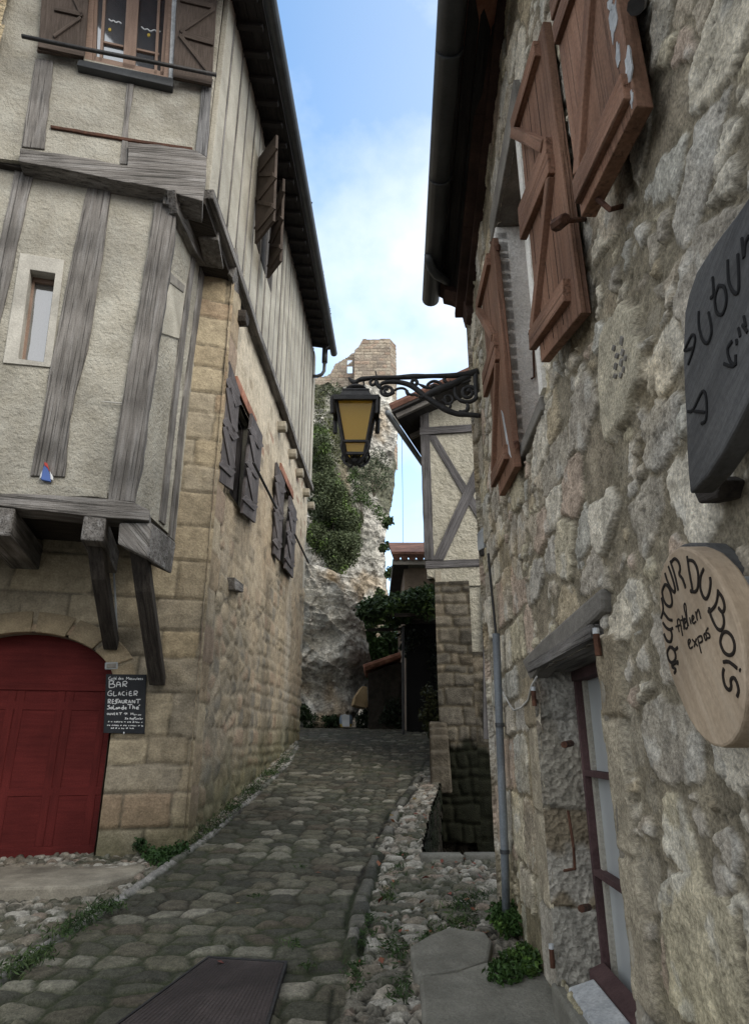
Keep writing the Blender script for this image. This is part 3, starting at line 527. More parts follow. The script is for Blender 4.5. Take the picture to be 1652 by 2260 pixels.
# street side wall
W1 = (S0.st(499, 1090)[0]+.02, S0.st(558, 907)[0], S0.st(505, 1095)[1], S0.st(530, 885)[1])
W2 = (S0.st(607, 1225)[0], S0.st(641, 1092)[0], S0.st(618, 1240)[1], S0.st(631, 1076)[1])
sEnd = S0.st(650, 1640)[0]+.55
def s0_fn(s, z):
    i, d, lu, lv = bricks(s+.09*fbm(s*2, z*2, 3, 1)+40, z+.09*fbm(s*1.4, z*1.4, 3, 6), .20, .30, .35, .5, 9, .05)
    f1, f2, iw = worley(s/.3+fbm(s*2, z*2, 2, 3), z/.2, 3); n = fbm(s*4, z*4, 5, 3); n2 = fbm(s*.9, z*.9, 4, 12)
    dw = (f2-f1)*.11; pick = fbm(s*.7, z*.7, 2, 91) > .08; d = np.where(pick, dw, d); i = np.where(pick, iw, i)
    show = sstep(.10, -.25, fbm(s*1.1+4, z*1.1, 4, 22)+(z-4.9)*.13+.05*sstep(4, 7, s))   # bare stones low down, plaster above
    st = sstep(.0, .05, d); h = .024*st*show*(.3+hsh(i*9999, 3, 1))+.03*n+.014*fbm(s*12, z*12, 4, 5)
    quo = sstep(.42+.1*(hsh(np.floor(z/.4), 3, 3) > .5), .36+.1*(hsh(np.floor(z/.4), 3, 3) > .5), s); iq = hsh(np.floor(z/.4), np.zeros_like(z), 8)
    dq = np.minimum(z/.4 % 1, 1-z/.4 % 1)*.4; h = h*(1-quo)+quo*(.035+.012*sstep(0, .03, dq)+.02*n)
    pl_ = mixc(np.broadcast_to([.46, .375, .255], s.shape+(3,)), np.broadcast_to([.39, .29, .175], s.shape+(3,)), sstep(-.2, .25, n2+(4.6-z)*.08))
    pl_ = mixc(pl_, np.broadcast_to([.54, .47, .35], s.shape+(3,)), sstep(5.2, 7.2, z+n))
    sc = pal(i, [(.34, .27, .17), (.29, .24, .16), (.38, .30, .19), (.24, .205, .15), (.33, .23, .15), (.20, .18, .145), (.36, .29, .2)])
    mo = np.broadcast_to([.31, .26, .18], s.shape+(3,)); stc = mixc(mo, sc*1.08, st*.85); c = mixc(pl_, stc, show)
    odd = (hsh(i*4242, 2, 7) > .86)*st; c = mixc(c, sc*.78, odd*.6*(1-show))
    red = odd*(hsh(i*311, 5, 7) > .55)*sstep(5, 6, z); c = mixc(c, np.broadcast_to([.36, .17, .11], s.shape+(3,)), red*.7)
    qc = pal(iq, [(.40, .32, .2), (.35, .26, .155), (.42, .34, .22), (.33, .235, .16), (.38, .31, .21)]); c = mixc(c, qc*(.75+.25*sstep(0, .02, dq))[..., None], quo)
    grey = sstep(.5, 0, np.abs(s-5.6-.25*(z-2)*0-.4*n2))*sstep(6.2, 3.5, z); c = mixc(c, np.broadcast_to([.42, .39, .33], s.shape+(3,)), grey*.6)
    c = c*(1-.35*sstep(.08, .3, fbm(s*1.7, z*1.2, 4, 31)))[..., None]
    # deep cracks
    ck = np.exp(-(np.abs(fbm(s*.8+7, z*.8, 4, 51)-.02)/.006)**2)*sstep(6, 3.5, z); h = h-.02*ck; c = c*(1-.5*ck)[..., None]
    c = c*1.04; lum = c.mean(-1, keepdims=True); c = c*.66+lum*np.array([1.05, 1.0, .90])*.34
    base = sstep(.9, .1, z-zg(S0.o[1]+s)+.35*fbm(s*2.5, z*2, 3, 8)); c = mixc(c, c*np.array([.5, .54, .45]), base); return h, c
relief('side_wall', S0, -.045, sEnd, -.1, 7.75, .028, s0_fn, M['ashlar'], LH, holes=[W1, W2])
# solid body behind the facings
ex = np.array([S0.ax[0], S0.ax[1]]); fx_ = F0.ax[:2]
def plan(z0, z1, pts): return MB().prism([(p[0], p[1], z1) for p in pts], (0, 0, -(z1-z0)))
c2 = C0[:2]; body = [c2+ex*.25-fx_*.35, c2+ex*sEnd-np.array([.3, 0]), c2+ex*sEnd-np.array([7, 0]), c2-fx_*7+ex*.25]
plan(.2, 10.4, body).build('inner_wall', M['dark'], LH)
MB().prism([S0.pt(sEnd, .5, 0.0), S0.pt(sEnd, 10.9, 0.0), S0.pt(sEnd, 10.9, -7), S0.pt(sEnd, .5, -7)], S0.ax*-.25).build('rear_wall', M['plaster'], LH)
# first floor front
ringslab(MB(), F1, [(-260, 300), (391, 420), (297, 1108), (-330, 1095)], [(48, 560), (139, 574), (111, 806), (10, 798)], -.12, 0).build('plaster_wall', M['plaster'], LH)
K1 = F1.hit(297, 1108)[:2]; K1t = F1.hit(391, 430); Q1 = F0.hit(384, 1230)[:2]
ra = math.degrees(math.atan2(*(Q1-K1)[::-1])); R1 = Pl(K1, ra); rl = np.linalg.norm(Q1-K1)
zf = F1.st(150, 1095)[1]
MB().prism([R1.pt(-.02, zf, 0), R1.pt(rl+.1, zf, 0), R1.pt(rl+.1, 7.5, 0), R1.pt(-.02, 7.5, 0)], -R1.n*.12).build('plaster_wall', M['plaster'], LH)
P = lambda nm, m, pl, px, t0, t1, amp=1.5, bev=.008: slab1(nm, M[m], LH, pl, px, t0, t1, amp, bev)
P('timber_post', 'wood', F1, [(38, 352), (78, 360), (34, 560), (-10, 760), (-60, 1092), (-115, 1090), (-62, 760), (-8, 560)], -.05, .02)
P('timber_post', 'wood', F1, [(197, 386), (247, 400), (230, 540), (211, 660), (194, 770), (165, 870), (154, 925), (143, 1052), (66, 1050), (92, 923), (112, 800), (142, 650), (170, 520)], -.05, .022)
P('timber_post', 'wood', F1, [(341, 445), (391, 452), (383, 540), (360, 690), (329, 896), (315, 1020), (297, 1108), (238, 1104), (250, 1010), (264, 923), (303, 689), (325, 560)], -.10, .045)
P('timber_beam', 'wood', F1, [(-120, 1086), (60, 1090), (212, 1099), (297, 1109), (330, 1126), (329, 1149), (240, 1143), (150, 1133), (0, 1116), (-120, 1110)], -.2, .07)
# ragged plaster lip over the sill beam
P('plaster_lip', 'plaster', F1, [(-120, 1066), (60, 1070), (150, 1072), (236, 1084), (236, 1100), (205, 1096), (120, 1094), (40, 1090), (-120, 1088)], -.02, .045, 2.5)
# return wall timbers and the blind niche
P('timber_post', 'wood', R1, [(426, 560), (434, 561), (409, 760), (384, 975), (366, 1160), (354, 1150), (372, 975), (396, 760)], -.03, .02, .6)
P('timber_post', 'wood', R1, [(446, 575), (456, 577), (434, 747), (410, 932), (386, 1195), (375, 1185), (399, 932), (424, 747)], -.03, .02, .6)
P('blind_niche', 'plaster_smooth', R1, [(378, 596), (412, 626), (396, 748), (356, 735)], -.02, .018, 0)
slab1('niche_lintel', M['lintel'], LH, R1, [(377, 600), (409, 630), (406, 646), (374, 622)], 0, .03)
P('timber_brace', 'wood', R1, [(386, 418), (405, 420), (462, 566), (458, 590), (433, 558), (392, 470)], 0, .09, .8)
P('timber_block', 'wood', F1, [(361, 415), (399, 419), (397, 453), (359, 448)], -.3, .10, .5)
# floor of the overhang with its joists and struts
MB().prism([F1.pt(-4.0, zf-.10, -.05), F1.pt(F1.s_of((*K1, 0))-.02, zf-.10, -.05), np.array([Q1[0], Q1[1], zf-.10]), F0.pt(-4.0, zf-.10, 0)], (0, 0, .08)).build('overhang_floor', M['wood_dark'], LH)
def joist(u0, u1, zt, zb_, m='wood_dark', l0=-.25, l1=.06):
    a = F1.s_of(F1.hit(u0, 1150)); b = F1.s_of(F1.hit(u1, 1150)); s = (a+b)/2; w = b-a
    MB().bar(F1.pt(s, (zt+zb_)/2, l1), F1.pt(s, (zt+zb_)/2, -1.2), w, zt-zb_).build('joist', M[m], LH, .012)
zt = zf-.17; joist(-45, 33, zt, zt-.25, 'wood'); joist(186, 236, zt, zt-.24, 'wood'); joist(-160, -110, zt, zt-.28)
# corner block that runs along the street side
q = [(262, 1152), (336, 1153), (324, 1231), (258, 1200)]
MB().prism([F1.off(.02).hit(*p) for p in q], S0.ax*.62+np.array([.02, 0, 0])).build('joist', M['wood'], LH, .02)
def strut(top, bot, w=.2, name='strut'):
    t = F1.off(-.15).hit(*top); b = F0.off(.05).hit(*bot); m1 = t*.66+b*.34+F0.n*.10; m2 = t*.33+b*.67+F0.n*.07; mb = MB()
    pts = [t, m1, m2, b]; sx = F0.ax*w/2
    for a, c in zip(pts[:-1], pts[1:]): pass
    d = np.cross(F0.ax, (b-t)/np.linalg.norm(b-t)); d = d if d[1] < 0 else -d; fr = [p+d*.07 for p in pts]; bk = [p-d*.08 for p in reversed(pts)]
    mb.prism([p+sx for p in fr+bk], -F0.ax*w).build(name, M['wood_dark'], LH, .012)
strut((304, 1190), (348, 1505), .15); strut((211, 1190), (246, 1425), .13)
# conduit and junction box beside the strut
tag(MB().tube([F0.off(.03).hit(*p) for p in [(250, 1250), (255, 1330), (258, 1400), (262, 1462)]], .011).build('conduit', M['box']), 'thin pale cable conduit running down the wall above the blackboard', 'conduit')
jb = thing('junction_box', 'small grey junction box on the wall just above the blackboard', 'junction box', F0.off(.02).hit(246, 1470))
slab1('cover', M['box'], jb, F0, [(231, 1462), (260, 1461), (260, 1477), (231, 1478)], .0, .05); slab1('lid', M['lintel'], jb, F0, [(235, 1465), (256, 1464), (256, 1474), (235, 1475)], .0, .058)
# small stone-framed window, first floor
wn = ringslab(MB(), F1, [(44, 557), (142, 573), (113, 810), (6, 800)], [(66, 594), (122, 603), (96, 799), (40, 791)], -.06, .018).build('window', M['frame_stone'], LH, .006)
rv = MB(); O = [F1.hit(*p) for p in [(66, 594), (122, 603), (96, 799), (40, 791)]]
for i in range(4): rv.add([O[i], O[(i+1) % 4], O[(i+1) % 4]-F1.n*.16, O[i]-F1.n*.16], [(0, 1, 2, 3)])
rv.build('reveal', M['frame_stone'], wn)
I = [p-F1.n*.14 for p in O]; cI = sum(I)/4
MB().prism([c+(c-cI)*.1 for c in I], -F1.n*.02).build('pane', M['glass_sky'], wn)
fm = MB(); fm.bar(I[0], I[1], .05, .10); fm.bar(I[0], I[3], .035, .05); fm.bar(I[1], I[2], .02, .05); fm.build('frame', M['window_wood'], wn)
# ---------------- second floor front
ringslab(MB(), F2, [(-300, -260), (520, -260), (449, 400), (-260, 320)], [(196, -140), (397, -140), (375, 172), (187, 129)], -.12, 0).build('plaster_wall', M['plaster'], LH)
P('timber_beam', 'wood', F2, [(44, 326), (208, 350), (262, 362), (281, 364), (283, 312), (350, 318), (432, 331), (456, 346), (453, 400), (447, 443), (400, 430), (361, 416), (241, 394), (93, 364), (42, 355)], -.25, .08)
P('timber_post', 'wood', F2, [(78, 128), (117, 132), (98, 328), (47, 322), (62, 230)], -.02, .02)
P('timber_post', 'wood', F2, [(281, 182), (296, 184), (284, 260), (282, 362), (264, 360), (270, 290), (274, 260)], -.02, .018)
P('timber_post', 'wood_pale', F2, [(447, 182), (470, 172), (456, 345), (431, 332), (438, 260)], -.04, .03)
P('timber_rail', 'rust', F2, [(111, 274), (277, 302), (425, 324), (425, 331), (277, 309), (111, 281)], 0, .025, .6)
wn = ringslab(MB(), F2, [(194, -140), (399, -140), (377, 173), (185, 130)], [(212, -132), (383, -132), (361, 166), (203, 132)], -.10, -.005).build('window', M['window_wood'], LH)
mb = MB(); q = F2.off(-.06)
for a, b, w in [((212, -132), (203, 131), 16), ((383, -132), (362, 168), 18), ((301, -132), (284, 150), 27), ((238, -132), (222, 134), 6), ((357, -132), (343, 163), 6), ((208, 128), (362, 163), 10)]: strip(mb, F2, a, b, w, -.10, -.045)
mb.build('frame', M['window_wood'], wn)
slab1('pane', M['glass'], wn, F2, [(205, -140), (392, -140), (368, 172), (196, 132)], -.11, -.085)
for a, b in (((224, 90), (272, 101)), ((302, 107), (351, 118))): strip(MB(), F2, a, b, 4, -.085, -.06).build('glazing_bar', M['window_wood'], wn)
mb = MB(); strokes(mb, F2, [[(240, 41), (246, 46), (250, 44), (256, 49), (261, 47), (268, 51)], [(312, 58), (319, 64), (325, 63), (332, 68), (341, 65), (347, 70), (354, 68)]], -.080, .009, lambda u, v: (u, v)); mb.build('paper_garland', M['white'], wn)
mb = MB()
for p in ((242, 64), (328, 76)): slab(mb, F2, [(p[0]+3.6*math.cos(a), p[1]+3.6*math.sin(a)) for a in np.linspace(0, 6.28, 10)[:-1]], -.083, -.076)
mb.build('paper_disc', M['yellow'], wn)
slab1('sill', M['zinc'], wn, F2, [(173, 129), (383, 172), (381, 190), (169, 142)], -.05, .09)
slab1('jamb', M['white_paint'], wn, F2, [(386, -140), (399, -140), (381, 172), (372, 170)], -.05, .03)
def shutter_front(px, braces, rails):
    sh = slab1('shutter', M['shutter_old'], LH, F2, px, .06, .095, .4); b = MB()
    for a, c, w in braces+rails: strip(b, F2, a, c, w, .09, .12, .3)
    b.build('batten', M['shutter_old'], sh, .004); return sh
shutter_front([(100, -140), (204, -140), (188, 108), (184, 127), (81, 110), (86, 80)], [((118, 78), (178, 36), 7), ((152, -30), (180, 32), 7)], [((120, 16), (182, 30), 9), ((84, 96), (186, 118), 12)])
shutter_front([(397, -140), (488, -140), (467, 188), (381, 170)], [((398, 68), (474, 16), 8), ((396, 74), (462, 158), 8)], [((402, 72), (472, 92), 13), ((386, 163), (468, 180), 12), ((398, -5), (470, 12), 10)])
tag(MB().tube([F2.off(.2).hit(*p) for p in [(48, 79), (190, 108), (330, 135), (478, 165)]], .022).build('window_rail', M['iron'], LH, 0, True))
# neighbour's stone pier at the far left
NB = thing('neighbouring_house', 'beige ashlar corner of the neighbouring house at the top left edge', 'house', F2.off(.1).hit(-60, 420))
def nb_fn(s, z):
    i, d, lu, lv = bricks(s+50, z+.03*fbm(s*3, z*3, 3, 4), .34, .42, .2, .4, 6, .03); n = fbm(s*6, z*6, 4, 2)
    return .02*sstep(0, .03, d)+.03*n, mixc(np.broadcast_to([.36, .31, .22], s.shape+(3,)), pal(i, [(.46, .38, .25), (.42, .34, .22), (.48, .41, .29), (.40, .35, .26)]), sstep(0, .03, d))
f2b = F2.off(.1); e1 = f2b.st(42, 0)[0]
relief('stone_wall', f2b, e1-2.2, e1, .0, 12, .035, nb_fn, M['stone'], NB, clip=lambda s, z: s < e1-.06-.03*(hsh(np.floor(z/.34), 1, 1) > .5)-sstep(8.2, 6.8, z)*.55)
MB().prism([f2b.pt(e1-2.2, .2, -.04), f2b.pt(e1-.75, .2, -.04), f2b.pt(e1-.75, 12, -.04), f2b.pt(e1-2.2, 12, -.04)], -F2.n*2.5).build('inner_wall', M['plaster'], NB)
# ---------------- second floor along the street
S2 = S0.off(.06); sK = S0.st(452, 385)[0]; zS = 7.30; zT = 11.12
pn = MB(); s = sK-.02; k = 0; random.seed(3)
wsd = (S0.st(566, 353)[0], S0.st(600, 484)[0])
while s < sEnd+.05:
    w = random.uniform(.34, .5); e = min(s+w, sEnd+.1); rectslab(pn, S2, s+.018, e-.018, zS, 10.80-.045*(7.2-s)+.1, -.06, .0+random.uniform(0, .012)); s = e
pn.build('plaster_wall', M['plaster_smooth'], LH, .006)
rgs = np.random.default_rng(5); s = sK+.30
while s < sEnd:
    MB().bar(S2.pt(s, zS, .004), S2.pt(s+.03*rgs.normal(), 10.80-.045*(7.2-s)+.1, .004), .028+.02*rgs.random(), .022, S2.n).build('timber_stud', M['wood'], LH, .004); s += .38+.12*rgs.random()
MB().prism([S2.pt(sK, zS-.1, -.035), S2.pt(sEnd+.1, zS-.1, -.035), S2.pt(sEnd+.1, 10.92, -.035), S2.pt(sK, 10.55, -.035)], -S2.n*.15).build('stud_wall', M['wood_dark'], LH)
mb = MB(); 
for k in range(7):
    a = sK-.03+k*(sEnd+.08-sK)/7; b = sK-.03+(k+1)*(sEnd+.08-sK)/7; mb.bar(S2.pt(a, zS-.05+.03*math.sin(k*2.1), .0), S2.pt(b, zS-.05+.03*math.sin((k+1)*2.1), .0), .14, .13)
mb.build('timber_beam', M['wood'], LH, .012)
MB().prism([F2.pt(-4, 7.12, -.05), F2.pt(F2.s_of(S2.pt(sK, 0))-.02, 7.12, -.05), S2.pt(.9, 7.12, -.04), S0.pt(.9, 7.12, -.4), F0.pt(-4, 7.12, .1)], (0, 0, .06)).build('overhang_floor', M['wood_dark'], LH)
for px, dp in (([(438, 462), (484, 455), (482, 530), (437, 523)], .5), ([(478, 556), (523, 545), (522, 590), (512, 612), (478, 578)], .5)):
    y = 6.1 if px[0][0] < 450 else 6.72
    MB().prism([at_y(u, v, y) for u, v in px], (-.05, dp, 0)).build('joist', M['wood'], LH, .012)
def quadleaf(pl, q, m, em):
    lf = slab1('shutter', M[m], LH, pl, q, -.02, .02, 0, .004); a, b, c, d = [np.array(p, float) for p in q]
    L_ = lambda t: a*(1-t)+d*t; R_ = lambda t: b*(1-t)+c*t
    def bt(p, r, w):
        for t0, t1 in ((.018, .04),): strip(MB(), pl, p, r, w, t0, t1).build('batten', M[em], lf, .003)
    w = np.linalg.norm(d-a)*.055
    for t in (.14, .48, .84): bt(L_(t)*.98+R_(t)*.02, R_(t)*.98+L_(t)*.02, w)
    bt(L_(.2)*.9+R_(.2)*.1, R_(.43)*.9+L_(.43)*.1, w*.8); bt(L_(.53)*.9+R_(.53)*.1, R_(.79)*.9+L_(.79)*.1, w*.8); return lf
# shutters of the second-floor side window
wb = MB(); zs0, zs1 = 8.55, 10.0
a, b = S0.st(570, 350)[0], S0.st(600, 484)[0]; rectslab(wb, S2, a, b, zs0, zs1, -.02, .012); wd = wb.build('window', M['dark'], LH)
wd.data.materials[0] = M['wood_dark']
def leaf(hs, ang, w, z0, z1, name='shutter', m='shutter_old', parent=LH, base=S2, em='wood_pale', h0=.03, rails=(.12, .5, .88)):
    h = base.pt(hs, 0, h0); pl = Pl(h[:2], ang); lf = rectslab(MB(), pl, 0, w, z0, z1, -.02, .015).build(name, M[m], parent, .004); b = MB(); H = z1-z0
    for r in rails: rectslab(b, pl, .02, w-.02, z0+H*r-.05, z0+H*r+.05, .012, .04); rectslab(b, pl, .02, w-.02, z0+H*r-.05, z0+H*r+.05, -.045, -.017)
    for r0, r1 in zip(rails[:-1], rails[1:]):
        for t in (.028, -.032): b.bar(pl.pt(.06, z0+H*r0+.04, t), pl.pt(w-.06, z0+H*r1-.04, t), .025, .08, pl.n)
    b.build('batten', M[em], lf, .003); return lf
quadleaf(Pl(S2.off(.03).hit(566, 445)[:2], -51), [(566, 353), (609, 296), (602, 486), (561, 537)], 'shutter_old', 'shutter_old')
quadleaf(Pl(S2.off(.03).hit(590, 540)[:2], -62), [(600, 470), (624, 393), (617, 575), (588, 613)], 'shutter_old', 'shutter_old')
# windows of the stone side wall
def side_window(Wd, rails_z, nm, qa, qb):
    s0_, s1_, z0_, z1_ = Wd; d = -.14
    fr = MB(); rectslab(fr, S0, s0_-.04, s0_+.08, z0_-.02, z1_+.02, -.22, d+.02); rectslab(fr, S0, s1_-.08, s1_+.04, z0_-.02, z1_+.02, -.22, d+.02)
    rectslab(fr, S0, s0_, s1_, z1_-.09, z1_+.03, -.22, d+.02); rectslab(fr, S0, (s0_+s1_)/2-.05, (s0_+s1_)/2+.05, z0_, z1_, -.22, d+.02)
    w = fr.build('window', M['shutter_grey'], LH, .006)
    rectslab(MB(), S0, s0_-.04, s1_+.04, z0_-.04, z1_+.04, -.24, d-.04).build('pane', M['glass'], w)
    rv = MB()
    for (a, b) in (((s0_, z0_), (s0_, z1_)), ((s0_, z1_), (s1_, z1_)), ((s1_, z1_), (s1_, z0_)), ((s1_, z0_), (s0_, z0_))): rv.add([S0.pt(*a, .03), S0.pt(*b, .03), S0.pt(*b, -.24), S0.pt(*a, -.24)], [(0, 1, 2, 3)])
    rv.build('reveal', M['plaster_smooth'], w)
    MB().prism([S0.pt(s0_-.1, z1_+.0, .045), S0.pt(s1_+.12, z1_+.0, .045), S0.pt(s1_+.1, z1_+.16, .045), S0.pt(s0_-.08, z1_+.16, .045)], -S0.n*.1).build('lintel', M['tile'], w, .01)
    MB().tube([S0.pt(s0_-.22, rails_z, .36), S0.pt(s1_+.30, rails_z-.02, .36)], .018).build('window_rail', M['iron'], LH, 0, True)
    quadleaf(Pl(S0.pt(s0_, 0, .07)[:2], SANG-4), qa, 'shutter_grey', 'shutter_grey'); quadleaf(Pl(S0.pt(s1_, 0, .07)[:2], SANG+3), qb, 'shutter_grey', 'shutter_grey')
side_window(W1, W1[2]+.30, 1, [(507, 796), (530, 866), (514, 1082), (484, 1062)], [(557, 912), (580, 962), (564, 1154), (536, 1132)])
side_window(W2, W2[2]+.28, 2, [(612, 1020), (629, 1064), (618, 1238), (605, 1222)], [(641, 1094), (655, 1130), (647, 1276), (630, 1254)])
# corbel stones
for k, (u, v) in enumerate([(521, 704), (614, 943), (638, 1003), (654, 1045), (669, 1088), (680, 1117)]):
    p = S0.st(u, v); mb = MB(); r = .10; prof = [(-r, r*.8), (r, r*.8), (r, -.2*r), (r*.7, -.75*r), (0, -r), (-r*.7, -.75*r), (-r, -.2*r)]
    mb.prism([S0.pt(p[0]+a, p[1]+b, .15) for a, b in prof], -S0.n*.2).build('corbel', M['concrete'] if k else M['wood_dark'], LH, .02)
# wooden spout left in the stone wall
MB().prism([S0.off(.1).hit(*p) for p in [(518, 1274), (538, 1290), (537, 1308), (519, 1302)]], -S0.n*.2).build('timber_stub', M['wood'], LH, .01)
# ---------------- roof and gutter along the street
OV = .47; ge = S0.off(.60); gE = S0.off(.65).st(744, 772)[0]
zGs = lambda s: 10.80-.045*(7.2-s); zTs = lambda s: zGs(s)+.10
def long_strip(mb, sA, sB, h0, z0, h1, z1, th):      # a sloping board that follows the eave
    mb.prism([S0.pt(sA, zGs(sA)+z0, h0), S0.pt(sB, zGs(sB)+z0, h0), S0.pt(sB, zGs(sB)+z1, h1), S0.pt(sA, zGs(sA)+z1, h1)], (0, 0, th))
sf = MB()
for k in range(4):
    t0, t1 = k/4, (k+1)/4; long_strip(sf, -3.2, gE-.12-.1*random.random(), OV*t0, .13-.1*t0, OV*t1-.006, .13-.1*t1, .03)
sf.build('eave_board', M['soffit'], LH)
for k in range(28):
    s = -3.1+k*(gE+2.8)/27; MB().bar(S0.pt(s, zGs(s)+.08, -.05), S0.pt(s, zGs(s)+.0, OV-.06), .08, .06).build('rafter', M['soffit'], LH)
rt = MB(); rise = .62; zg0, zg1 = zGs(-3.3)+.08, zGs(gE)+.08
rt.prism([S0.pt(-3.3, zg0, OV+.04), S0.pt(gE, zg1, OV+.04), S0.pt(gE, zg1+5*rise, OV-5), S0.pt(-3.3, zg0+5*rise, OV-5)], (0, 0, .10))
s = -3.2
while s < gE-.02:
    rt.tube([S0.pt(s, zGs(s)+.17, OV+.07), S0.pt(s, zGs(s)+.17+5*rise, OV-4.95)], .085, 7); s += .2
rt.build('roof', M['tile_dark'], LH)
gt = MB(); n = 9; gl = []
for k in range(n): a = math.pi*k/(n-1); gl.append((OV+.095+.085*math.cos(a), -.0-.085*math.sin(a)))
vs = []
for s in (-3.4, gE+.04):
    for (h, z) in gl: vs.append(S0.pt(s, zGs(s)+z, h))
    for (h, z) in reversed(gl): vs.append(S0.pt(s, zGs(s)+z+.012, h))
m2 = 2*n; fs = [(i, (i+1) % m2, m2+(i+1) % m2, m2+i) for i in range(m2)]+[tuple(range(m2)), tuple(range(2*m2-1, m2-1, -1))]
gt.add(vs, fs); gut = gt.build('gutter', M['zinc'], LH)
A = lambda u, v: at_y(u, v, gE+C0[1]-.25)
MB().tube([A(741, 764), A(722, 768), A(717, 772)], .05).build('downpipe', M['zinc'], gut, 0, True)
MB().tube([A(717, 768), A(716, 800)], .07, 10).build('downpipe', M['zinc'], gut, 0, True)
MB().tube([A(716, 798), A(715, 818), A(710, 826), A(700, 830), A(690, 830)], .042, 10).build('downpipe', M['zinc'], gut, 0, True)
# moss along the roof edge
pts = [];
for (s, n) in [(-.8, 25), (2.55, 50), (4.5, 50), (5.5, 80), (5.8, 50), (.75, 15)]:
    c = S0.pt(s, zGs(s)+.10, OV+.10); pts.append(c+RNG.normal(size=(n, 3))*np.array([.03, .12, .05]))
tag(leaves('roof_moss', np.vstack(pts), .035, M['leaf'], None, (.03, .05, .02), (.06, .08, .03), up=1.2), kind='stuff')
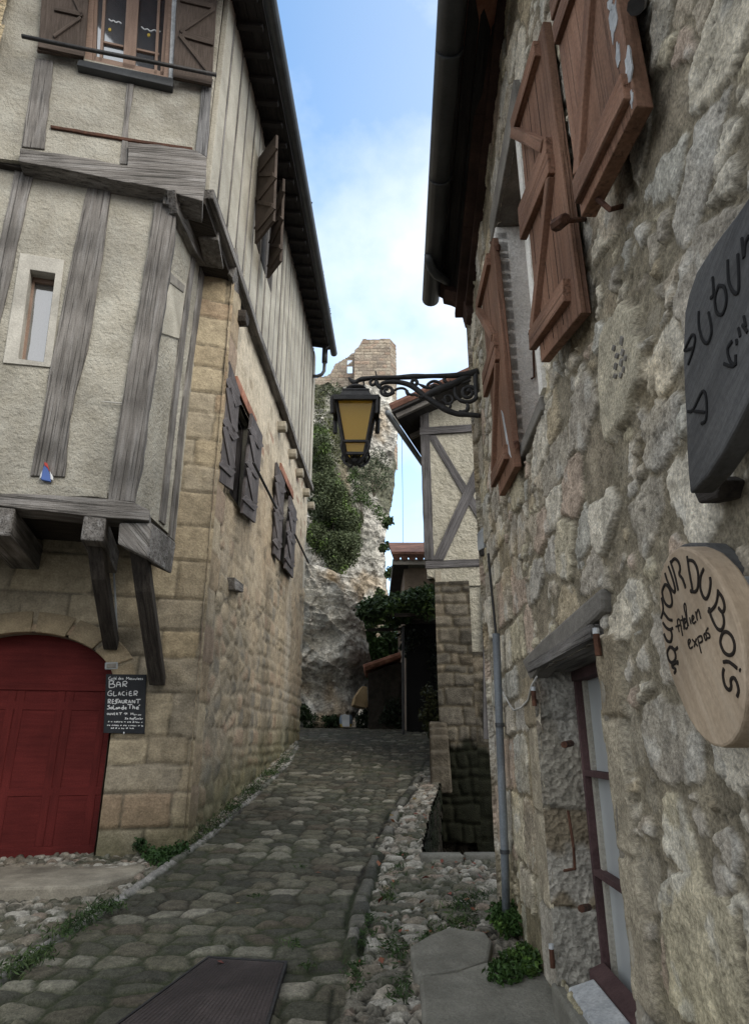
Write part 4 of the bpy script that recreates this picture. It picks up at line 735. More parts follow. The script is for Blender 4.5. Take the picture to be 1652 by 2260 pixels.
# ================================================================== RIGHT HOUSE
RH = thing('stone_house', 'rubble stone house with brown wooden shutters close on the right', 'house', (2.5, 3, .4))
UW = (1.69, 2.46, 3.22, 4.985)                 # upper window opening
LW = (1.755, 2.93, .575, 1.955)     # lower window opening
zE = 6.20
pale = [[(1339, 740), (1352, 706), (1370, 690), (1386, 655), (1404, 672), (1420, 668), (1421, 715), (1436, 770), (1429, 850), (1412, 880), (1398, 935), (1368, 962), (1352, 988), (1341, 930), (1336, 830)],
        [(1300, 1545), (1360, 1560), (1372, 1640), (1310, 1690)]]
palst = [np.array([R0.st(*p) for p in P_]) for P_ in pale]
def r0_fn(s, z):
    a = s+.12*fbm(s*3, z*3, 6, 1, .6); b = z+.12*fbm(s*3, z*3, 6, 6, .6)
    f1, f2, i1 = worley(a/.30, b/.21, 3); d1 = (f2-f1)*.12
    g1, g2, i2 = worley(a/.125, b/.10, 23); d2 = (g2-g1)*.05
    big = hsh(i1*99991, 7, 3) < np.where(z > 2.3, .80, .45)
    d = np.where(big, d1, np.minimum(d2, d1+.004)); i = np.where(big, i1, i2+i1*.37 % 1)
    n = fbm(s*9, z*9, 5, 3); n2 = fbm(s*28, z*28, 4, 13)
    bi, bd, _, _ = bricks(s+.07*fbm(s*3, z*3, 4, 71)+20, z+.06*fbm(s*2.5, z*2.5, 4, 72), .30, .40, .4, .45, 73, .03); bm = (fbm(s*.9, z*.9, 2, 74)+.5*sstep(2.9, 3.5, s)*sstep(1.5, 1.1, z)+.22*sstep(2.4, 3.0, z)*sstep(3.2, 2.4, s)) > .16
    d = np.where(bm, bd*.9, d); i = np.where(bm, bi, i)
    upz = sstep(1.9, 3.0, z+.6*fbm(s*1.2, z*1.2, 3, 61))
    smear = (.018-.010*upz)+(.034-.016*upz)*hsh(i*7177, 5, 2)+.02*sstep(-.05, .3, fbm(s*1.6, z*1.6, 3, 17))
    st = sstep(smear*.35, smear*.35+.007, d+(.030-.012*upz)*n2+.022*n)
    hid = (hsh(i*5171, 3, 9) < .14); st = np.where(hid, st*.12, st)
    fl = hsh(i*3313, 2, 2); q1, q2, qi = worley(a/.05+i*40, b/.036+i*70, 51); nf = fbm(s*6+i*60, z*6+i*90, 5, 33, .62); n3 = fbm(s*55, z*55, 3, 19); pit = sstep(.16, .24, n3)*(fbm(s*4, z*4, 2, 29) > -.02)
    h = st*(.006+.022*fl**2.5+.010*nf+.006*(qi-.5))-.007*pit+.009*n*(.4+.6*st)+.008*n2+.004*n3+.008*fbm(s*2, z*2, 3, 2)
    sc = pal(i, [(.46, .40, .32), (.55, .50, .37), (.40, .37, .32), (.48, .44, .38), (.58, .54, .45), (.47, .39, .26), (.52, .47, .33), (.43, .42, .40), (.50, .38, .31), (.62, .59, .52), (.40, .37, .33), (.36, .31, .24), (.44, .45, .43)])
    lm = sc.mean(-1, keepdims=True); sc = (sc*.62+lm*np.array([1.08, 1.0, .90])*.38)*1.10
    sc = sc*(.86+.55*(n+.30)+.5*n2)[..., None]
    mo = np.broadcast_to([.285, .255, .20], s.shape+(3,))*(1+.6*n2+.4*n)[..., None]
    c = mixc(mo, sc, st*.95)*np.array([1.0, .98, .92])*(1-.45*pit)[..., None]
    wht = sstep(.14, .22, fbm(s*7, z*7, 4, 77))*st; c = mixc(c, np.broadcast_to([.66, .64, .58], s.shape+(3,)), wht*.5)
    och = sstep(.12, .25, fbm(s*2.2, z*2.2, 4, 87)); c = mixc(c, c*np.array([1.06, .97, .82]), och*.6)
    # wide band of smooth cement that runs down from the window
    for k, pg in enumerate(palst):
        m = inpoly(s, z, pg); 
        if m.any():
            e = np.full(s.shape, 9.)
            for q in range(len(pg)):
                p0, p1 = pg[q], pg[(q+1) % len(pg)]; dd = p1-p0; t = np.clip(((s-p0[0])*dd[0]+(z-p0[1])*dd[1])/(dd@dd), 0, 1); e = np.minimum(e, np.hypot(s-p0[0]-t*dd[0], z-p0[1]-t*dd[1]))
            w = m*sstep(0, .02, e); h = h*(1-w)+w*(.034+.003*n); c = mixc(c, np.broadcast_to([.52, .47, .36], s.shape+(3,))*(1+.3*n)[..., None], w)
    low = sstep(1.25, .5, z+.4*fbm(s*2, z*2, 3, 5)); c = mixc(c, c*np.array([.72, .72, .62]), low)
    # cut jamb stones round the lower window
    for (x0, x1) in ((LW[0]-.30, LW[0]), (LW[1], LW[1]+.2)):
        wz = np.floor(z/.42); wd = (x1-x0)*(.75+.25*hsh(wz, 3, 4)); m = ((s > x1-wd) & (s < x1) if x1 <= LW[0]+.01 else (s > x0) & (s < x0+wd)) & (z > .5) & (z < 1.95)
        dq = np.minimum(z/.42 % 1, 1-z/.42 % 1)*.42; w = m*1.; h = h*(1-w)+w*(.02+.012*sstep(0, .02, dq)+.02*n); c = mixc(c, pal(hsh(wz, 1, 2), [(.36, .30, .21), (.42, .37, .28), (.33, .28, .2), (.42, .39, .33)])*(1+.6*n)[..., None]*(.7+.3*sstep(0, .02, dq))[..., None], w)
    # ragged far corner
    return h, c
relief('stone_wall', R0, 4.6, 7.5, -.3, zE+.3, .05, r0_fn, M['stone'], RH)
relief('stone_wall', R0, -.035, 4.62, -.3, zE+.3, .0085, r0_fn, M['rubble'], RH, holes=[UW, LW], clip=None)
rb = Pl((.93, 5.33), 268)
MB().prism([R0.pt(-.02, -.3, -.45), R0.pt(7.5, -.3, -.45), R0.pt(7.5, 5.6, -.45), R0.pt(-.02, 5.6, -.45)], -R0.n*5).build('inner_wall', M['dark'], RH)
def gab_fn(s, z):
    h, c = r0_fn(s+20, z+3); return h*.8, c
ER = Pl(R0.pt(-.03, 0)[:2], R0.ang-90+180)                       # end wall facing up the street
o = relief('stone_wall', Pl(R0.pt(-.03, 0, -5.4)[:2], math.degrees(math.atan2(R0.n[1], R0.n[0]))), 0, 5.41, -.3, zE+.2, .05, gab_fn, M['stone'], RH)
# reveals
def reveal(parent, Wd, d, m, front=.02):
    s0_, s1_, z0_, z1_ = Wd; rv = MB()
    for (a, b) in (((s0_, z0_), (s0_, z1_)), ((s0_, z1_), (s1_, z1_)), ((s1_, z1_), (s1_, z0_)), ((s1_, z0_), (s0_, z0_))):
        rv.prism([R0.pt(*a, front), R0.pt(*b, front), R0.pt(*b, -d), R0.pt(*a, -d)], np.cross(np.array(R0.pt(*b))-R0.pt(*a), R0.n)/np.linalg.norm(np.array(R0.pt(*b))-R0.pt(*a))*-.03)
    return rv.build('reveal', M[m], parent)
wf = MB(); d = -.21; s0_, s1_, z0_, z1_ = UW
for (a, b) in ((s0_-.02, s0_+.06), (s1_-.06, s1_+.02), ((s0_+s1_)/2-.05, (s0_+s1_)/2+.05)): rectslab(wf, R0, a, b, z0_, z1_, d-.06, d)
rectslab(wf, R0, s0_+.06, s1_-.06, z0_, z0_+.08, d-.06, d); rectslab(wf, R0, s0_+.06, s1_-.06, z1_-.08, z1_, d-.06, d)
uw = wf.build('window', M['orange'], RH, .005); rectslab(MB(), R0, s0_-.02, s1_+.02, z0_-.02, z1_+.02, d-.05, d-.03).build('pane', M['glass'], uw)
jm = MB(); i = 0
zz = z0_-.35
rg = np.random.default_rng(4)
jm = MB().prism([R0.pt(s0_, z0_-.02, .035), R0.pt(s0_, z1_, .035), R0.pt(s0_, z1_, d), R0.pt(s0_, z0_-.02, d)], -R0.ax*.10).build('jamb', M['white_stone'], uw, .012)
jm = MB(); z = z0_+.02
while z < z1_-.1:
    h = rg.uniform(.06, .11); w = rg.uniform(.05, .10); rectslab(jm, R0, s0_-w, s0_-.0, z, z+h-.006, -.05, .04+rg.random()*.012); z += h
jm.build('jamb_brick', M['white_stone'], uw, .008)
MB().prism([R0.pt(s0_-.15, z1_, .045), R0.pt(s1_+.15, z1_, .045), R0.pt(s1_+.15, z1_, d), R0.pt(s0_-.15, z1_, d)], (0, 0, .2)).build('lintel', M['lintel'], uw, .008)
MB().prism([R0.pt(s1_, z0_, .03), R0.pt(s1_, z1_, .03), R0.pt(s1_, z1_, d), R0.pt(s1_, z0_, d)], R0.ax*.08).build('jamb', M['white_stone'], uw)
MB().prism([R0.pt(s0_, z0_, .03), R0.pt(s1_, z0_, .03), R0.pt(s1_, z0_, d), R0.pt(s0_, z0_, d)], (0, 0, -.08)).build('sill', M['lintel'], uw, .01)
hk = MB(); R5 = R0.off(-.18); X_ = s0_+.012
J = Pl(R0.pt(s0_+.02, 0)[:2], math.degrees(math.atan2(-R0.n[1], -R0.n[0])))
jh = lambda u, v: J.hit(u, v)
hk.tube([jh(1170, 738), jh(1176, 770), jh(1178, 832), jh(1172, 836)], .007); hk.tube([jh(1166, 733), jh(1174, 736)], .016); hk.build('iron_hook', M['rust'], uw)
# shutters
def shutter(hinge_px, ang, quad, label, braces=True, extra=None):
    h = R0.off(.05).hit(*hinge_px); pl = Pl(h[:2], ang); sh = slab1('shutter', M['shutter_brown'], RH, pl, quad, -.018, .022, 0, .004)
    sh['label'] = label; q = np.array([pl.st(*p) for p in quad]); return sh, pl, q
def zbrace(sh, pl, q, flip=False, rows=(.10, .47, .53, .93), diag=True):
    # q: far-top, near-top, near-bottom, far-bottom in (s,z)
    ft, nt_, nb, fb = q; b = MB(); e = MB()
    L_ = lambda t: ft*(1-t)+fb*t; R_ = lambda t: nt_*(1-t)+nb*t
    def bar(p0, p1, w, t0=.018, t1=.052):
        p0 = np.array(p0); p1 = np.array(p1); d = (p1-p0)/np.linalg.norm(p1-p0); n = np.array([-d[1], d[0]])*w/2
        c = [p0-n, p1-n, p1+n, p0+n]; MB().prism([pl.pt(x[0], x[1], t1) for x in c], -pl.n*(t1-t0)).build('batten', M['shutter_brown'], sh, .004)
    for t in rows: bar(L_(t)*.97+R_(t)*.03, R_(t)*.97+L_(t)*.03, .095)
    if diag: bar(L_(rows[0]+.03)*.93+R_(rows[0]+.03)*.07, R_(rows[1]-.02)*.9+L_(rows[1]-.02)*.1, .05, .018, .06); bar(R_(rows[2]+.03)*.9+L_(rows[2]+.03)*.1, L_(rows[3]-.03)*.9+R_(rows[3]-.03)*.1, .05, .018, .05)
mid = [(1142, 240), (1197, 46), (1281, 690), (1193, 800)]
sh, pl, q = shutter((1240, 400), 268+5, mid, 'brown shutter with Z braces beside the white window jamb'); zbrace(sh, pl, q); midpl = pl
# planks grooves
def planks(sh, pl, q, n, m='shutter_edge'):
    b = MB()
    for k in range(1, n):
        t = k/n; a = q[0]*(1-t)+q[1]*t; c = q[3]*(1-t)+q[2]*t; b.bar(pl.pt(a[0], a[1]-.01, .0215), pl.pt(c[0], c[1]+.01, .0215), .004, .004, pl.n)
    b.build('plank_joint', M[m], sh)
planks(sh, pl, q, 4)
near = [(1246, -260), (1352, -620), (1427, 235), (1301, 480)]
nr = [R0.off(.10).st(1301, 480), R0.off(.10).st(1427, 235)]
h = R0.off(.06).hit(1427, 235); npl = Pl(h[:2], 268+6); a = npl.st(1301, 480); b = npl.st(1427, 235); ztop = 5.0
npx = None; q = np.array([(a[0], ztop), (b[0], ztop), (b[0], b[1]), (a[0], a[1])])
sh = MB().prism([npl.pt(s, z, .03) for s, z in q], -npl.n*.05).build('shutter', M['shutter_brown'], RH, .004); sh['label'] = 'large brown shutter with flaking white paint nearest the camera'
zbrace(sh, npl, q, rows=(.10, .47, .54, .95)); planks(sh, npl, q, 4)
fp = MB(); rg = np.random.default_rng(5)
for (u, v, w, h_) in [(1352, 40, 9, 50), (1385, 150, 8, 46), (1362, 120, 5, 30), (1392, 215, 4, 22), (1345, 8, 7, 18)]:
    n = 14; slab(fp, npl, [(u+w*math.cos(t)*(.5+.7*rg.random()), v+h_*math.sin(t)*(.5+.7*rg.random())) for t in np.linspace(0, 6.28, n+1)[:-1]], .028, .0325)
fp.build('flaking_paint', M['white_paint'], sh)
fq = [(1060, 640), (1086, 524), (1135, 1030), (1101, 1095)]
sh, pl, q = shutter((1110, 780), 268.5, fq, 'narrow-looking brown shutter at the far side of the window'); zbrace(sh, pl, q, rows=(.1, .48, .54, .94)); planks(sh, pl, q, 3)
fp = MB(); slab(fp, pl, [(1105, 905), (1109, 912), (1122, 985), (1127, 1010), (1121, 1000), (1113, 955)], .02, .0245); fp.build('flaking_paint', M['white_paint'], sh)
for (pxs) in ([(1084, 535), (1099, 543), (1099, 552)], [(1128, 975), (1141, 978), (1141, 990)]):
    MB().tube([R0.off(.05).hit(*p) for p in pxs], .014).build('hinge_pin', M['rust'], RH)
# iron stays for the shutters
MB().tube([R0.off(.0).hit(1292, 483), R0.off(.09).hit(1262, 486), R0.off(.12).hit(1246, 488)], .010).build('shutter_stay', M['rust'], RH)
MB().tube([R0.off(.12).hit(1247, 482), R0.off(.13).hit(1226, 497)], [.022, .026]).build('stay_tip', M['rust'], RH, .006)
MB().tube([R0.off(.02).hit(1372, 455), R0.off(.08).hit(1345, 462), R0.off(.1).hit(1318, 438)], .009).build('shutter_stay', M['rust'], RH)
MB().tube([R0.off(-.1).hit(1420, 5), R0.off(.12).hit(1402, 12)], .022).build('pipe_stub', M['iron'], RH)
# relief letters cut in the pale stone
mb = MB()
for (u, v, w, h_) in [(1351, 768, 4, 8), (1368, 752, 4, 12), (1358, 785, 5, 7), (1370, 778, 4, 9), (1355, 808, 4, 9), (1367, 800, 4, 10), (1376, 790, 3, 8), (1354, 830, 5, 6), (1366, 828, 4, 7), (1372, 815, 3, 8)]:
    slab(mb, R0.off(.012), [(u-w, v+h_*.6), (u-w*.2, v-h_), (u+w, v-h_*.6), (u+w*.4, v+h_)], .005, .028)
mb.build('carved_mark', M['lintel'], RH, .003)
# ---------------- lower window
d = -.20; s0_, s1_, z0_, z1_ = LW
wf = MB(); rectslab(wf, R0, s0_-.0, s0_+.03, z0_, z1_, d-.04, d+.02); rectslab(wf, R0, s1_-.04, s1_, z0_, z1_, d-.04, d+.03); rectslab(wf, R0, s0_, s1_, z1_-.05, z1_, d-.04, d+.03)
lw = wf.build('window', M['purple'], RH, .004)
for t in (.36, .68): rectslab(MB(), R0, s0_+.03, s1_-.04, z1_+(z0_-z1_)*t-.014, z1_+(z0_-z1_)*t+.014, d-.03, d+.02).build('glazing_bar', M['purple'], lw, .003)
rectslab(MB(), R0, s0_, s1_, z0_, z1_, d-.05, d-.035).build('pane', M['glass_curtain'], lw)
rectslab(MB(), R0, s0_+.035, s0_+.075, z0_, z1_, d-.035, d-.015).build('sash', M['plaster_smooth'], lw)
jp = Pl(R0.pt(s0_+.004, 0, .03)[:2], math.degrees(math.atan2(-R0.n[1], -R0.n[0])))
def jamb_fn(s, z):
    zz = z+.03*fbm(s*4, z*2, 3, 3); k = np.floor(zz/.43); dq = np.minimum(zz/.43 % 1, 1-zz/.43 % 1)*.43; n = fbm(s*9, z*9, 5, 14); n2 = fbm(s*30, z*30, 4, 15)
    c = pal(hsh(k, 2, 2), [(.29, .25, .185), (.36, .33, .27), (.26, .215, .15), (.38, .36, .31)])*(1+.7*n+.5*n2)[..., None]
    w = sstep(.0, .14, fbm(s*6, z*4, 4, 25)); c = mixc(c, np.broadcast_to([.50, .48, .43], s.shape+(3,)), w*.65); c = mixc(c, np.broadcast_to([.2, .13, .075], s.shape+(3,)), sstep(.1, .25, fbm(s*5, z*3, 4, 35))*.6)
    return .016*n+.008*n2-.012*sstep(.015, 0, dq), c*(.6+.4*sstep(0, .012, dq))[..., None]
relief('jamb', jp, 0, .26, z0_-.06, z1_+.04, .008, jamb_fn, M['stone'], lw)
MB().prism([R0.pt(s1_, z0_-.02, .03), R0.pt(s1_, z1_, .03), R0.pt(s1_, z1_, d), R0.pt(s1_, z0_-.02, d)], R0.ax*.05).build('jamb', M['concrete'], lw, .012)
slab1('lintel', M['lintel'], lw, R0, [(1150, 1458), (1200, 1405), (1322, 1297), (1324, 1352), (1250, 1420), (1188, 1474), (1168, 1502)], -.06, .04, 1.2, .015)
MB().prism([R0.pt(s0_-.02, z1_+.0, .05), R0.pt(s1_+.03, z1_, .05), R0.pt(s1_+.03, z1_, d), R0.pt(s0_-.02, z1_, d)], (0, 0, .05)).build('lintel', M['wood'], lw)
MB().prism([R0.pt(s0_+.03, z0_+.045, -.115), R0.pt(s1_, z0_+.045, -.115), R0.pt(s1_, z0_+.075, d+.015), R0.pt(s0_+.03, z0_+.075, d+.015)], (0, 0, -.06)).build('sill', M['purple'], lw, .006)
MB().prism([R0.pt(s0_+.12, z0_+.0, .005), R0.pt(s1_+.0, z0_+.0, .005), R0.pt(s1_+.0, z0_+.035, -.112), R0.pt(s0_+.12, z0_+.035, -.112)], (0, 0, -.04)).build('sill', M['white_paint'], lw, .008)
MB().prism([R0.pt(s0_-.05, z0_-.03, .05), R0.pt(s1_+.05, z0_-.03, .05), R0.pt(s1_+.05, z0_-.01, -.2), R0.pt(s0_-.05, z0_-.01, -.2)], (0, 0, -.14)).build('sill', M['slab'], lw, .015)
for (u, v) in ((1178, 1545), (1318, 1428), (1218, 2120)):
    mb = MB(); mb.tube([R0.off(-.02).hit(u+8, v+6), R0.off(.05).hit(u, v)], .012); c = R0.off(.05).hit(u, v); mb.tube([c-[0, 0, .03], c+[0, 0, .045]], .012); mb.build('hinge_pin', M['rust'], RH)
    MB().tube([c+[0, 0, .045], c+[0, 0, .065]], .012).build('hinge_cap', M['white_paint'], RH)
mb = MB(); mb.tube([R0.off(.03).hit(*p) for p in [(1253, 1790), (1258, 1822), (1265, 1870), (1268, 1918), (1245, 1922)]], .006); mb.build('iron_stay', M['rust'], RH)
for (u, v) in ((1252, 1641), (1290, 2003)): MB().tube([R0.off(-.02).hit(u+8, v), R0.off(.05).hit(u-8, v+3)], .014).build('iron_stub', M['rust'], RH)
# ---------------- eave
gh = .375; zGR = 5.78; gs0 = -.14; zEs = lambda s: min(5.47+.21*s, 6.15)
g = MB().tube([R0.pt(gs0, zGR, gh), R0.pt(7.5, zGR+.03, gh)], .085, 16).build('gutter', M['zinc'], RH, 0, True)
for k in range(7): MB().tube([R0.pt(gs0+.5+k, zGR, gh-.005), R0.pt(gs0+.515+k, zGR, gh-.005)], .09, 16).build('gutter_bracket', M['zinc'], g)
def zp(u, v, z): r = ray(u, v); return CAM+r*((z-EYE)/r[2])
MB().tube([zp(946, 560, 5.74), zp(947, 576, 5.70), zp(952, 592, 5.67), zp(963, 606, 5.65), R0.off(.24).hit(985, 619), R0.off(.10).hit(1012, 632), R0.off(.02).hit(1036, 645)], .042, 12).build('downpipe', M['zinc'], g, 0, True)
sf = MB(); SS = [gs0+.06, .9, 1.8, 2.7, 3.6, 5, 7.5]
for a, b in zip(SS[:-1], SS[1:]):
    for k in range(4):
        t0, t1 = k/4, (k+1)/4; h0 = gh*t0*.95; h1 = gh*t1*.95-.006; za = lambda t: zEs(a)+.10+(zGR+.06-zEs(a)-.10)*t; zb = lambda t: zEs(b)+.10+(zGR+.06-zEs(b)-.10)*t
        sf.prism([R0.pt(a, za(t0), h0), R0.pt(b, zb(t0), h0), R0.pt(b, zb(t1), h1), R0.pt(a, za(t1), h1)], (0, 0, .03))
sf.build('eave_board', M['soffit'], RH)
ct = MB()
for a, b in zip(SS[:-1], SS[1:]):
    for h0, z0k in ((.07, 0), (.15, .055)): ct.prism([R0.pt(a, zEs(a)+z0k, -.05), R0.pt(b, zEs(b)+z0k, -.05), R0.pt(b, zEs(b)+z0k, h0), R0.pt(a, zEs(a)+z0k, h0)], (0, 0, .055))
ct.build('cornice', M['cornice'], RH, .008)
EP = Pl(R0.pt(-.09, 0)[:2], math.degrees(math.atan2(-R0.n[1], -R0.n[0])))
MB().prism([EP.hit(*p) for p in [(938, 646), (961, 652), (976, 659), (978, 671), (994, 675), (1013, 683), (1021, 705), (1026, 724), (1040, 727), (1060, 720), (1060, 610), (938, 600)]], R0.ax*.22).build('cornice', M['cornice'], RH, .006)
rt = MB(); rise = .5
rt.prism([R0.pt(gs0-.02, zGR+.10, gh-.04), R0.pt(7.5, zGR+.10, gh-.04), R0.pt(7.5, zGR+.10+4*rise, gh-4), R0.pt(gs0-.02, zGR+.10+4*rise, gh-4)], (0, 0, .08)); s = gs0
while s < 7.4: rt.tube([R0.pt(s, zGR+.2, gh-.01), R0.pt(s, zGR+.2+4*rise, gh-3.95)], .085, 7); s += .2
rt.build('roof', M['tile'], RH)
# ---------------- grey downpipe, cable, boxes
dp = thing('downpipe', 'slim grey metal downpipe at the corner of the rubble house', 'downpipe', G(1117, 2036)); E5 = R0.off(.07)
MB().tube([E5.hit(*p) for p in [(1094, 1398), (1103, 1640), (1113, 1880), (1117, 2034)]], .026, 14).build('pipe', M['zinc_light'], dp, 0, True)
for v, u in ((1600, 1102), (1880, 1113)): c = E5.hit(u, v); MB().tube([c-[0, 0, .012], c+[0, 0, .012]], .031, 14).build('pipe_clip', M['zinc'], dp)
eb = thing('electric_box', 'small grey electric box on the house corner above the downpipe', 'electric box', R0.off(.05).hit(1076, 1220))
slab1('case', M['box'], eb, Pl(R0.pt(.0, 0)[:2], 20), [(1064, 1172), (1074, 1158), (1088, 1163), (1088, 1206), (1066, 1210)], -.02, .08); slab1('base', M['iron'], eb, Pl(R0.pt(.0, 0)[:2], 20), [(1064, 1208), (1088, 1204), (1086, 1222), (1068, 1224)], -.02, .06)
tag(MB().tube([E5.hit(*p) for p in [(1077, 1222), (1079, 1245), (1084, 1300), (1090, 1360), (1094, 1400)]], .009).build('cable', M['cable']), 'dark cable from the electric box down to the downpipe', 'cable')
tag(MB().tube([R0.off(.04).hit(*p) for p in [(1103, 1510), (1112, 1535), (1128, 1562), (1134, 1568), (1150, 1562), (1165, 1545), (1172, 1515), (1184, 1494)]], .006, 6).build('loose_wire', M['wire'], None, 0, True), 'thin white wire looping from the downpipe to the lintel', 'wire')
# ---------------- round wooden sign
sg = thing('round_sign', 'pale round wooden disc sign with dark handwritten lettering', 'sign', R0.off(.1).hit(1560, 1650))
cv = lambda x, y: (1423+x*.2167, 1178.5+y*.2167)
oval = [(330, 130), (240, 200), (185, 300), (155, 400), (135, 600), (145, 760), (160, 900), (180, 1080), (210, 1250), (250, 1420), (310, 1580), (375, 1740), (450, 1900), (520, 2010), (600, 2100), (680, 2160), (780, 2180), (850, 2150), (900, 2100), (955, 2010), (990, 1900), (1015, 1750), (1025, 1600), (1022, 1470), (1015, 1350), (995, 1180), (960, 1000), (915, 850), (860, 700), (800, 570), (740, 450), (675, 345), (600, 260), (530, 190), (450, 150), (390, 130)]
SP = R0.off(.06)
bd = slab1('board', M['signwood'], sg, SP, [cv(*p) for p in oval], 0, .055, 0, .006)
bk = [SP.off(-.004).hit(*cv(*p)) for p in [(300, 150), (380, 105), (450, 90), (600, 100), (720, 200), (805, 345), (830, 500), (880, 700), (940, 900), (975, 1150), (800, 1200), (500, 900), (330, 500)]]; MB().prism(bk, -R0.n*.05).build('back_board', M['signdark'], sg, .004)
let = [[(250, 1150), (225, 1200), (235, 1270), (265, 1310), (300, 1290), (310, 1240), (290, 1180), (255, 1150)], [(330, 1155), (300, 1180), (270, 1150)], [(335, 1300), (270, 1345), (310, 1380), (295, 1420)], [(335, 1325), (305, 1290)],
 [(180, 905), (215, 955), (250, 975), (280, 960)], [(190, 1020), (220, 1085), (258, 1095), (272, 1040), (262, 985)], [(165, 650), (182, 760), (160, 860)], [(180, 790), (235, 865), (275, 880)],
 [(185, 545), (172, 600), (200, 700), (245, 740), (272, 710), (266, 630), (240, 550), (205, 515), (185, 545)], [(200, 400), (225, 480), (270, 570), (300, 590), (300, 540), (270, 430), (235, 330)],
 [(255, 275), (300, 420), (335, 575)], [(262, 290), (300, 252), (340, 290), (355, 360), (345, 410), (380, 460), (410, 550)], [(425, 225), (450, 400), (480, 570), (460, 582)], [(430, 265), (490, 280), (530, 360), (540, 470), (530, 560), (500, 590), (465, 575)],
 [(595, 355), (565, 430), (560, 540), (585, 630), (620, 660), (650, 600), (665, 500), (658, 440)], [(740, 565), (735, 640), (715, 720), (670, 780), (640, 790)], [(740, 590), (780, 640), (805, 720), (800, 780), (775, 790), (745, 750)],
 [(780, 790), (800, 870), (795, 940), (770, 980), (730, 960), (690, 890), (660, 810), (650, 745)], [(775, 1040), (765, 1110), (800, 1200), (850, 1235), (895, 1215), (910, 1140), (885, 1050), (835, 1000), (795, 1005), (775, 1040)],
 [(795, 1305), (840, 1300), (890, 1330), (935, 1370)], [(960, 1380), (970, 1395)], [(800, 1370), (790, 1440), (810, 1540), (850, 1590), (875, 1560), (870, 1490), (900, 1465), (930, 1510), (950, 1590), (935, 1660)]]
mb = MB(); strokes(mb, SP, let, .056, .0042, cv); mb.build('lettering', M['ink'], sg)
sm = [[(345, 1000), (325, 890), (350, 880), (380, 1040)], [(310, 945), (350, 930)], [(375, 830), (395, 975)], [(362, 880), (402, 862)], [(395, 920), (415, 890), (405, 860), (393, 900), (410, 965), (430, 950)], [(430, 940), (412, 730), (395, 720), (400, 780), (440, 940)], [(450, 850), (466, 920)], [(475, 890), (495, 850), (480, 830), (474, 880), (492, 912), (515, 890)], [(510, 790), (530, 880), (522, 820), (540, 770), (565, 865)],
 [(440, 1130), (460, 1090), (445, 1075), (435, 1110), (455, 1165), (482, 1150)], [(478, 1075), (532, 1140)], [(520, 1065), (497, 1150)], [(530, 1050), (570, 1215)], [(540, 1050), (570, 1040), (580, 1090), (555, 1110)], [(595, 1030), (612, 1080), (627, 1060), (610, 1015), (595, 1030)], [(640, 955), (617, 1000), (650, 1020), (655, 1055), (622, 1060)]]
mb = MB(); strokes(mb, SP, sm, .056, .0024, cv); mb.build('lettering', M['ink'], sg)
MB().prism([R0.off(.03).hit(*p) for p in [(1616, 1272), (1640, 1272), (1662, 1340), (1664, 1400), (1640, 1360), (1622, 1310)]], -R0.n*.05).build('bracket', M['box'], sg, .004)
# ---------------- dark slate-grey sign
sd = thing('carved_sign', 'large dark grey wooden slab sign with carved lettering at the right edge', 'sign', R0.off(.1).hit(1521, 1090))
DP = R0.off(.07)
out_ = [(1521, 1091), (1514, 1000), (1508, 860), (1506, 760), (1509, 690), (1518, 650), (1535, 600), (1560, 560), (1590, 518), (1625, 472), (1660, 420), (1720, 330), (1790, 250), (1830, 300), (1800, 480), (1740, 690), (1690, 800), (1652, 885), (1622, 945), (1592, 1000), (1560, 1050)]
slab1('board', M['signdark'], sd, DP, rough(out_, 1.0, 40), 0, .05, 0, .006)
c5 = lambda x, y: (918+x*.4442, y*.4442); c6 = lambda x, y: (995+x*.398, 689+y*.398)
mb = MB(); strokes(mb, DP, [[(1615, 1180), (1625, 1280), (1632, 1210), (1650, 1170)], [(1545, 1290), (1550, 1400), (1580, 1455), (1600, 1430), (1595, 1260)], [(1500, 1418), (1482, 1480), (1490, 1550), (1518, 1560), (1538, 1500), (1530, 1430), (1500, 1418)], [(1470, 1375), (1475, 1460), (1460, 1480)], [(1402, 1545), (1402, 1620), (1422, 1690), (1448, 1700), (1465, 1640), (1450, 1550)]], .0515, .0042, c5)
strokes(mb, DP, [[(1290, 215), (1330, 130), (1350, 140), (1342, 200), (1312, 290)], [(1300, 212), (1345, 195)], [(1510, 285), (1555, 300), (1580, 280)], [(1555, 160), (1530, 205), (1545, 270), (1572, 290), (1575, 235)], [(1578, 150), (1582, 180)], [(1590, 85), (1600, 135)], [(1612, 70), (1640, 110)], [(1620, 20), (1632, 80)], [(1310, 550), (1340, 540), (1390, 440), (1412, 475), (1412, 590), (1385, 618)], [(1345, 548), (1408, 555)]], .0515, .004, c6)
mb.build('lettering', M['ink_dark'], sd)
MB().prism([R0.off(.05).hit(*p) for p in [(1528, 1085), (1570, 1052), (1592, 1060), (1580, 1100), (1540, 1112)]], -R0.n*.06).build('bracket', M['wood_dark'], sd, .006)
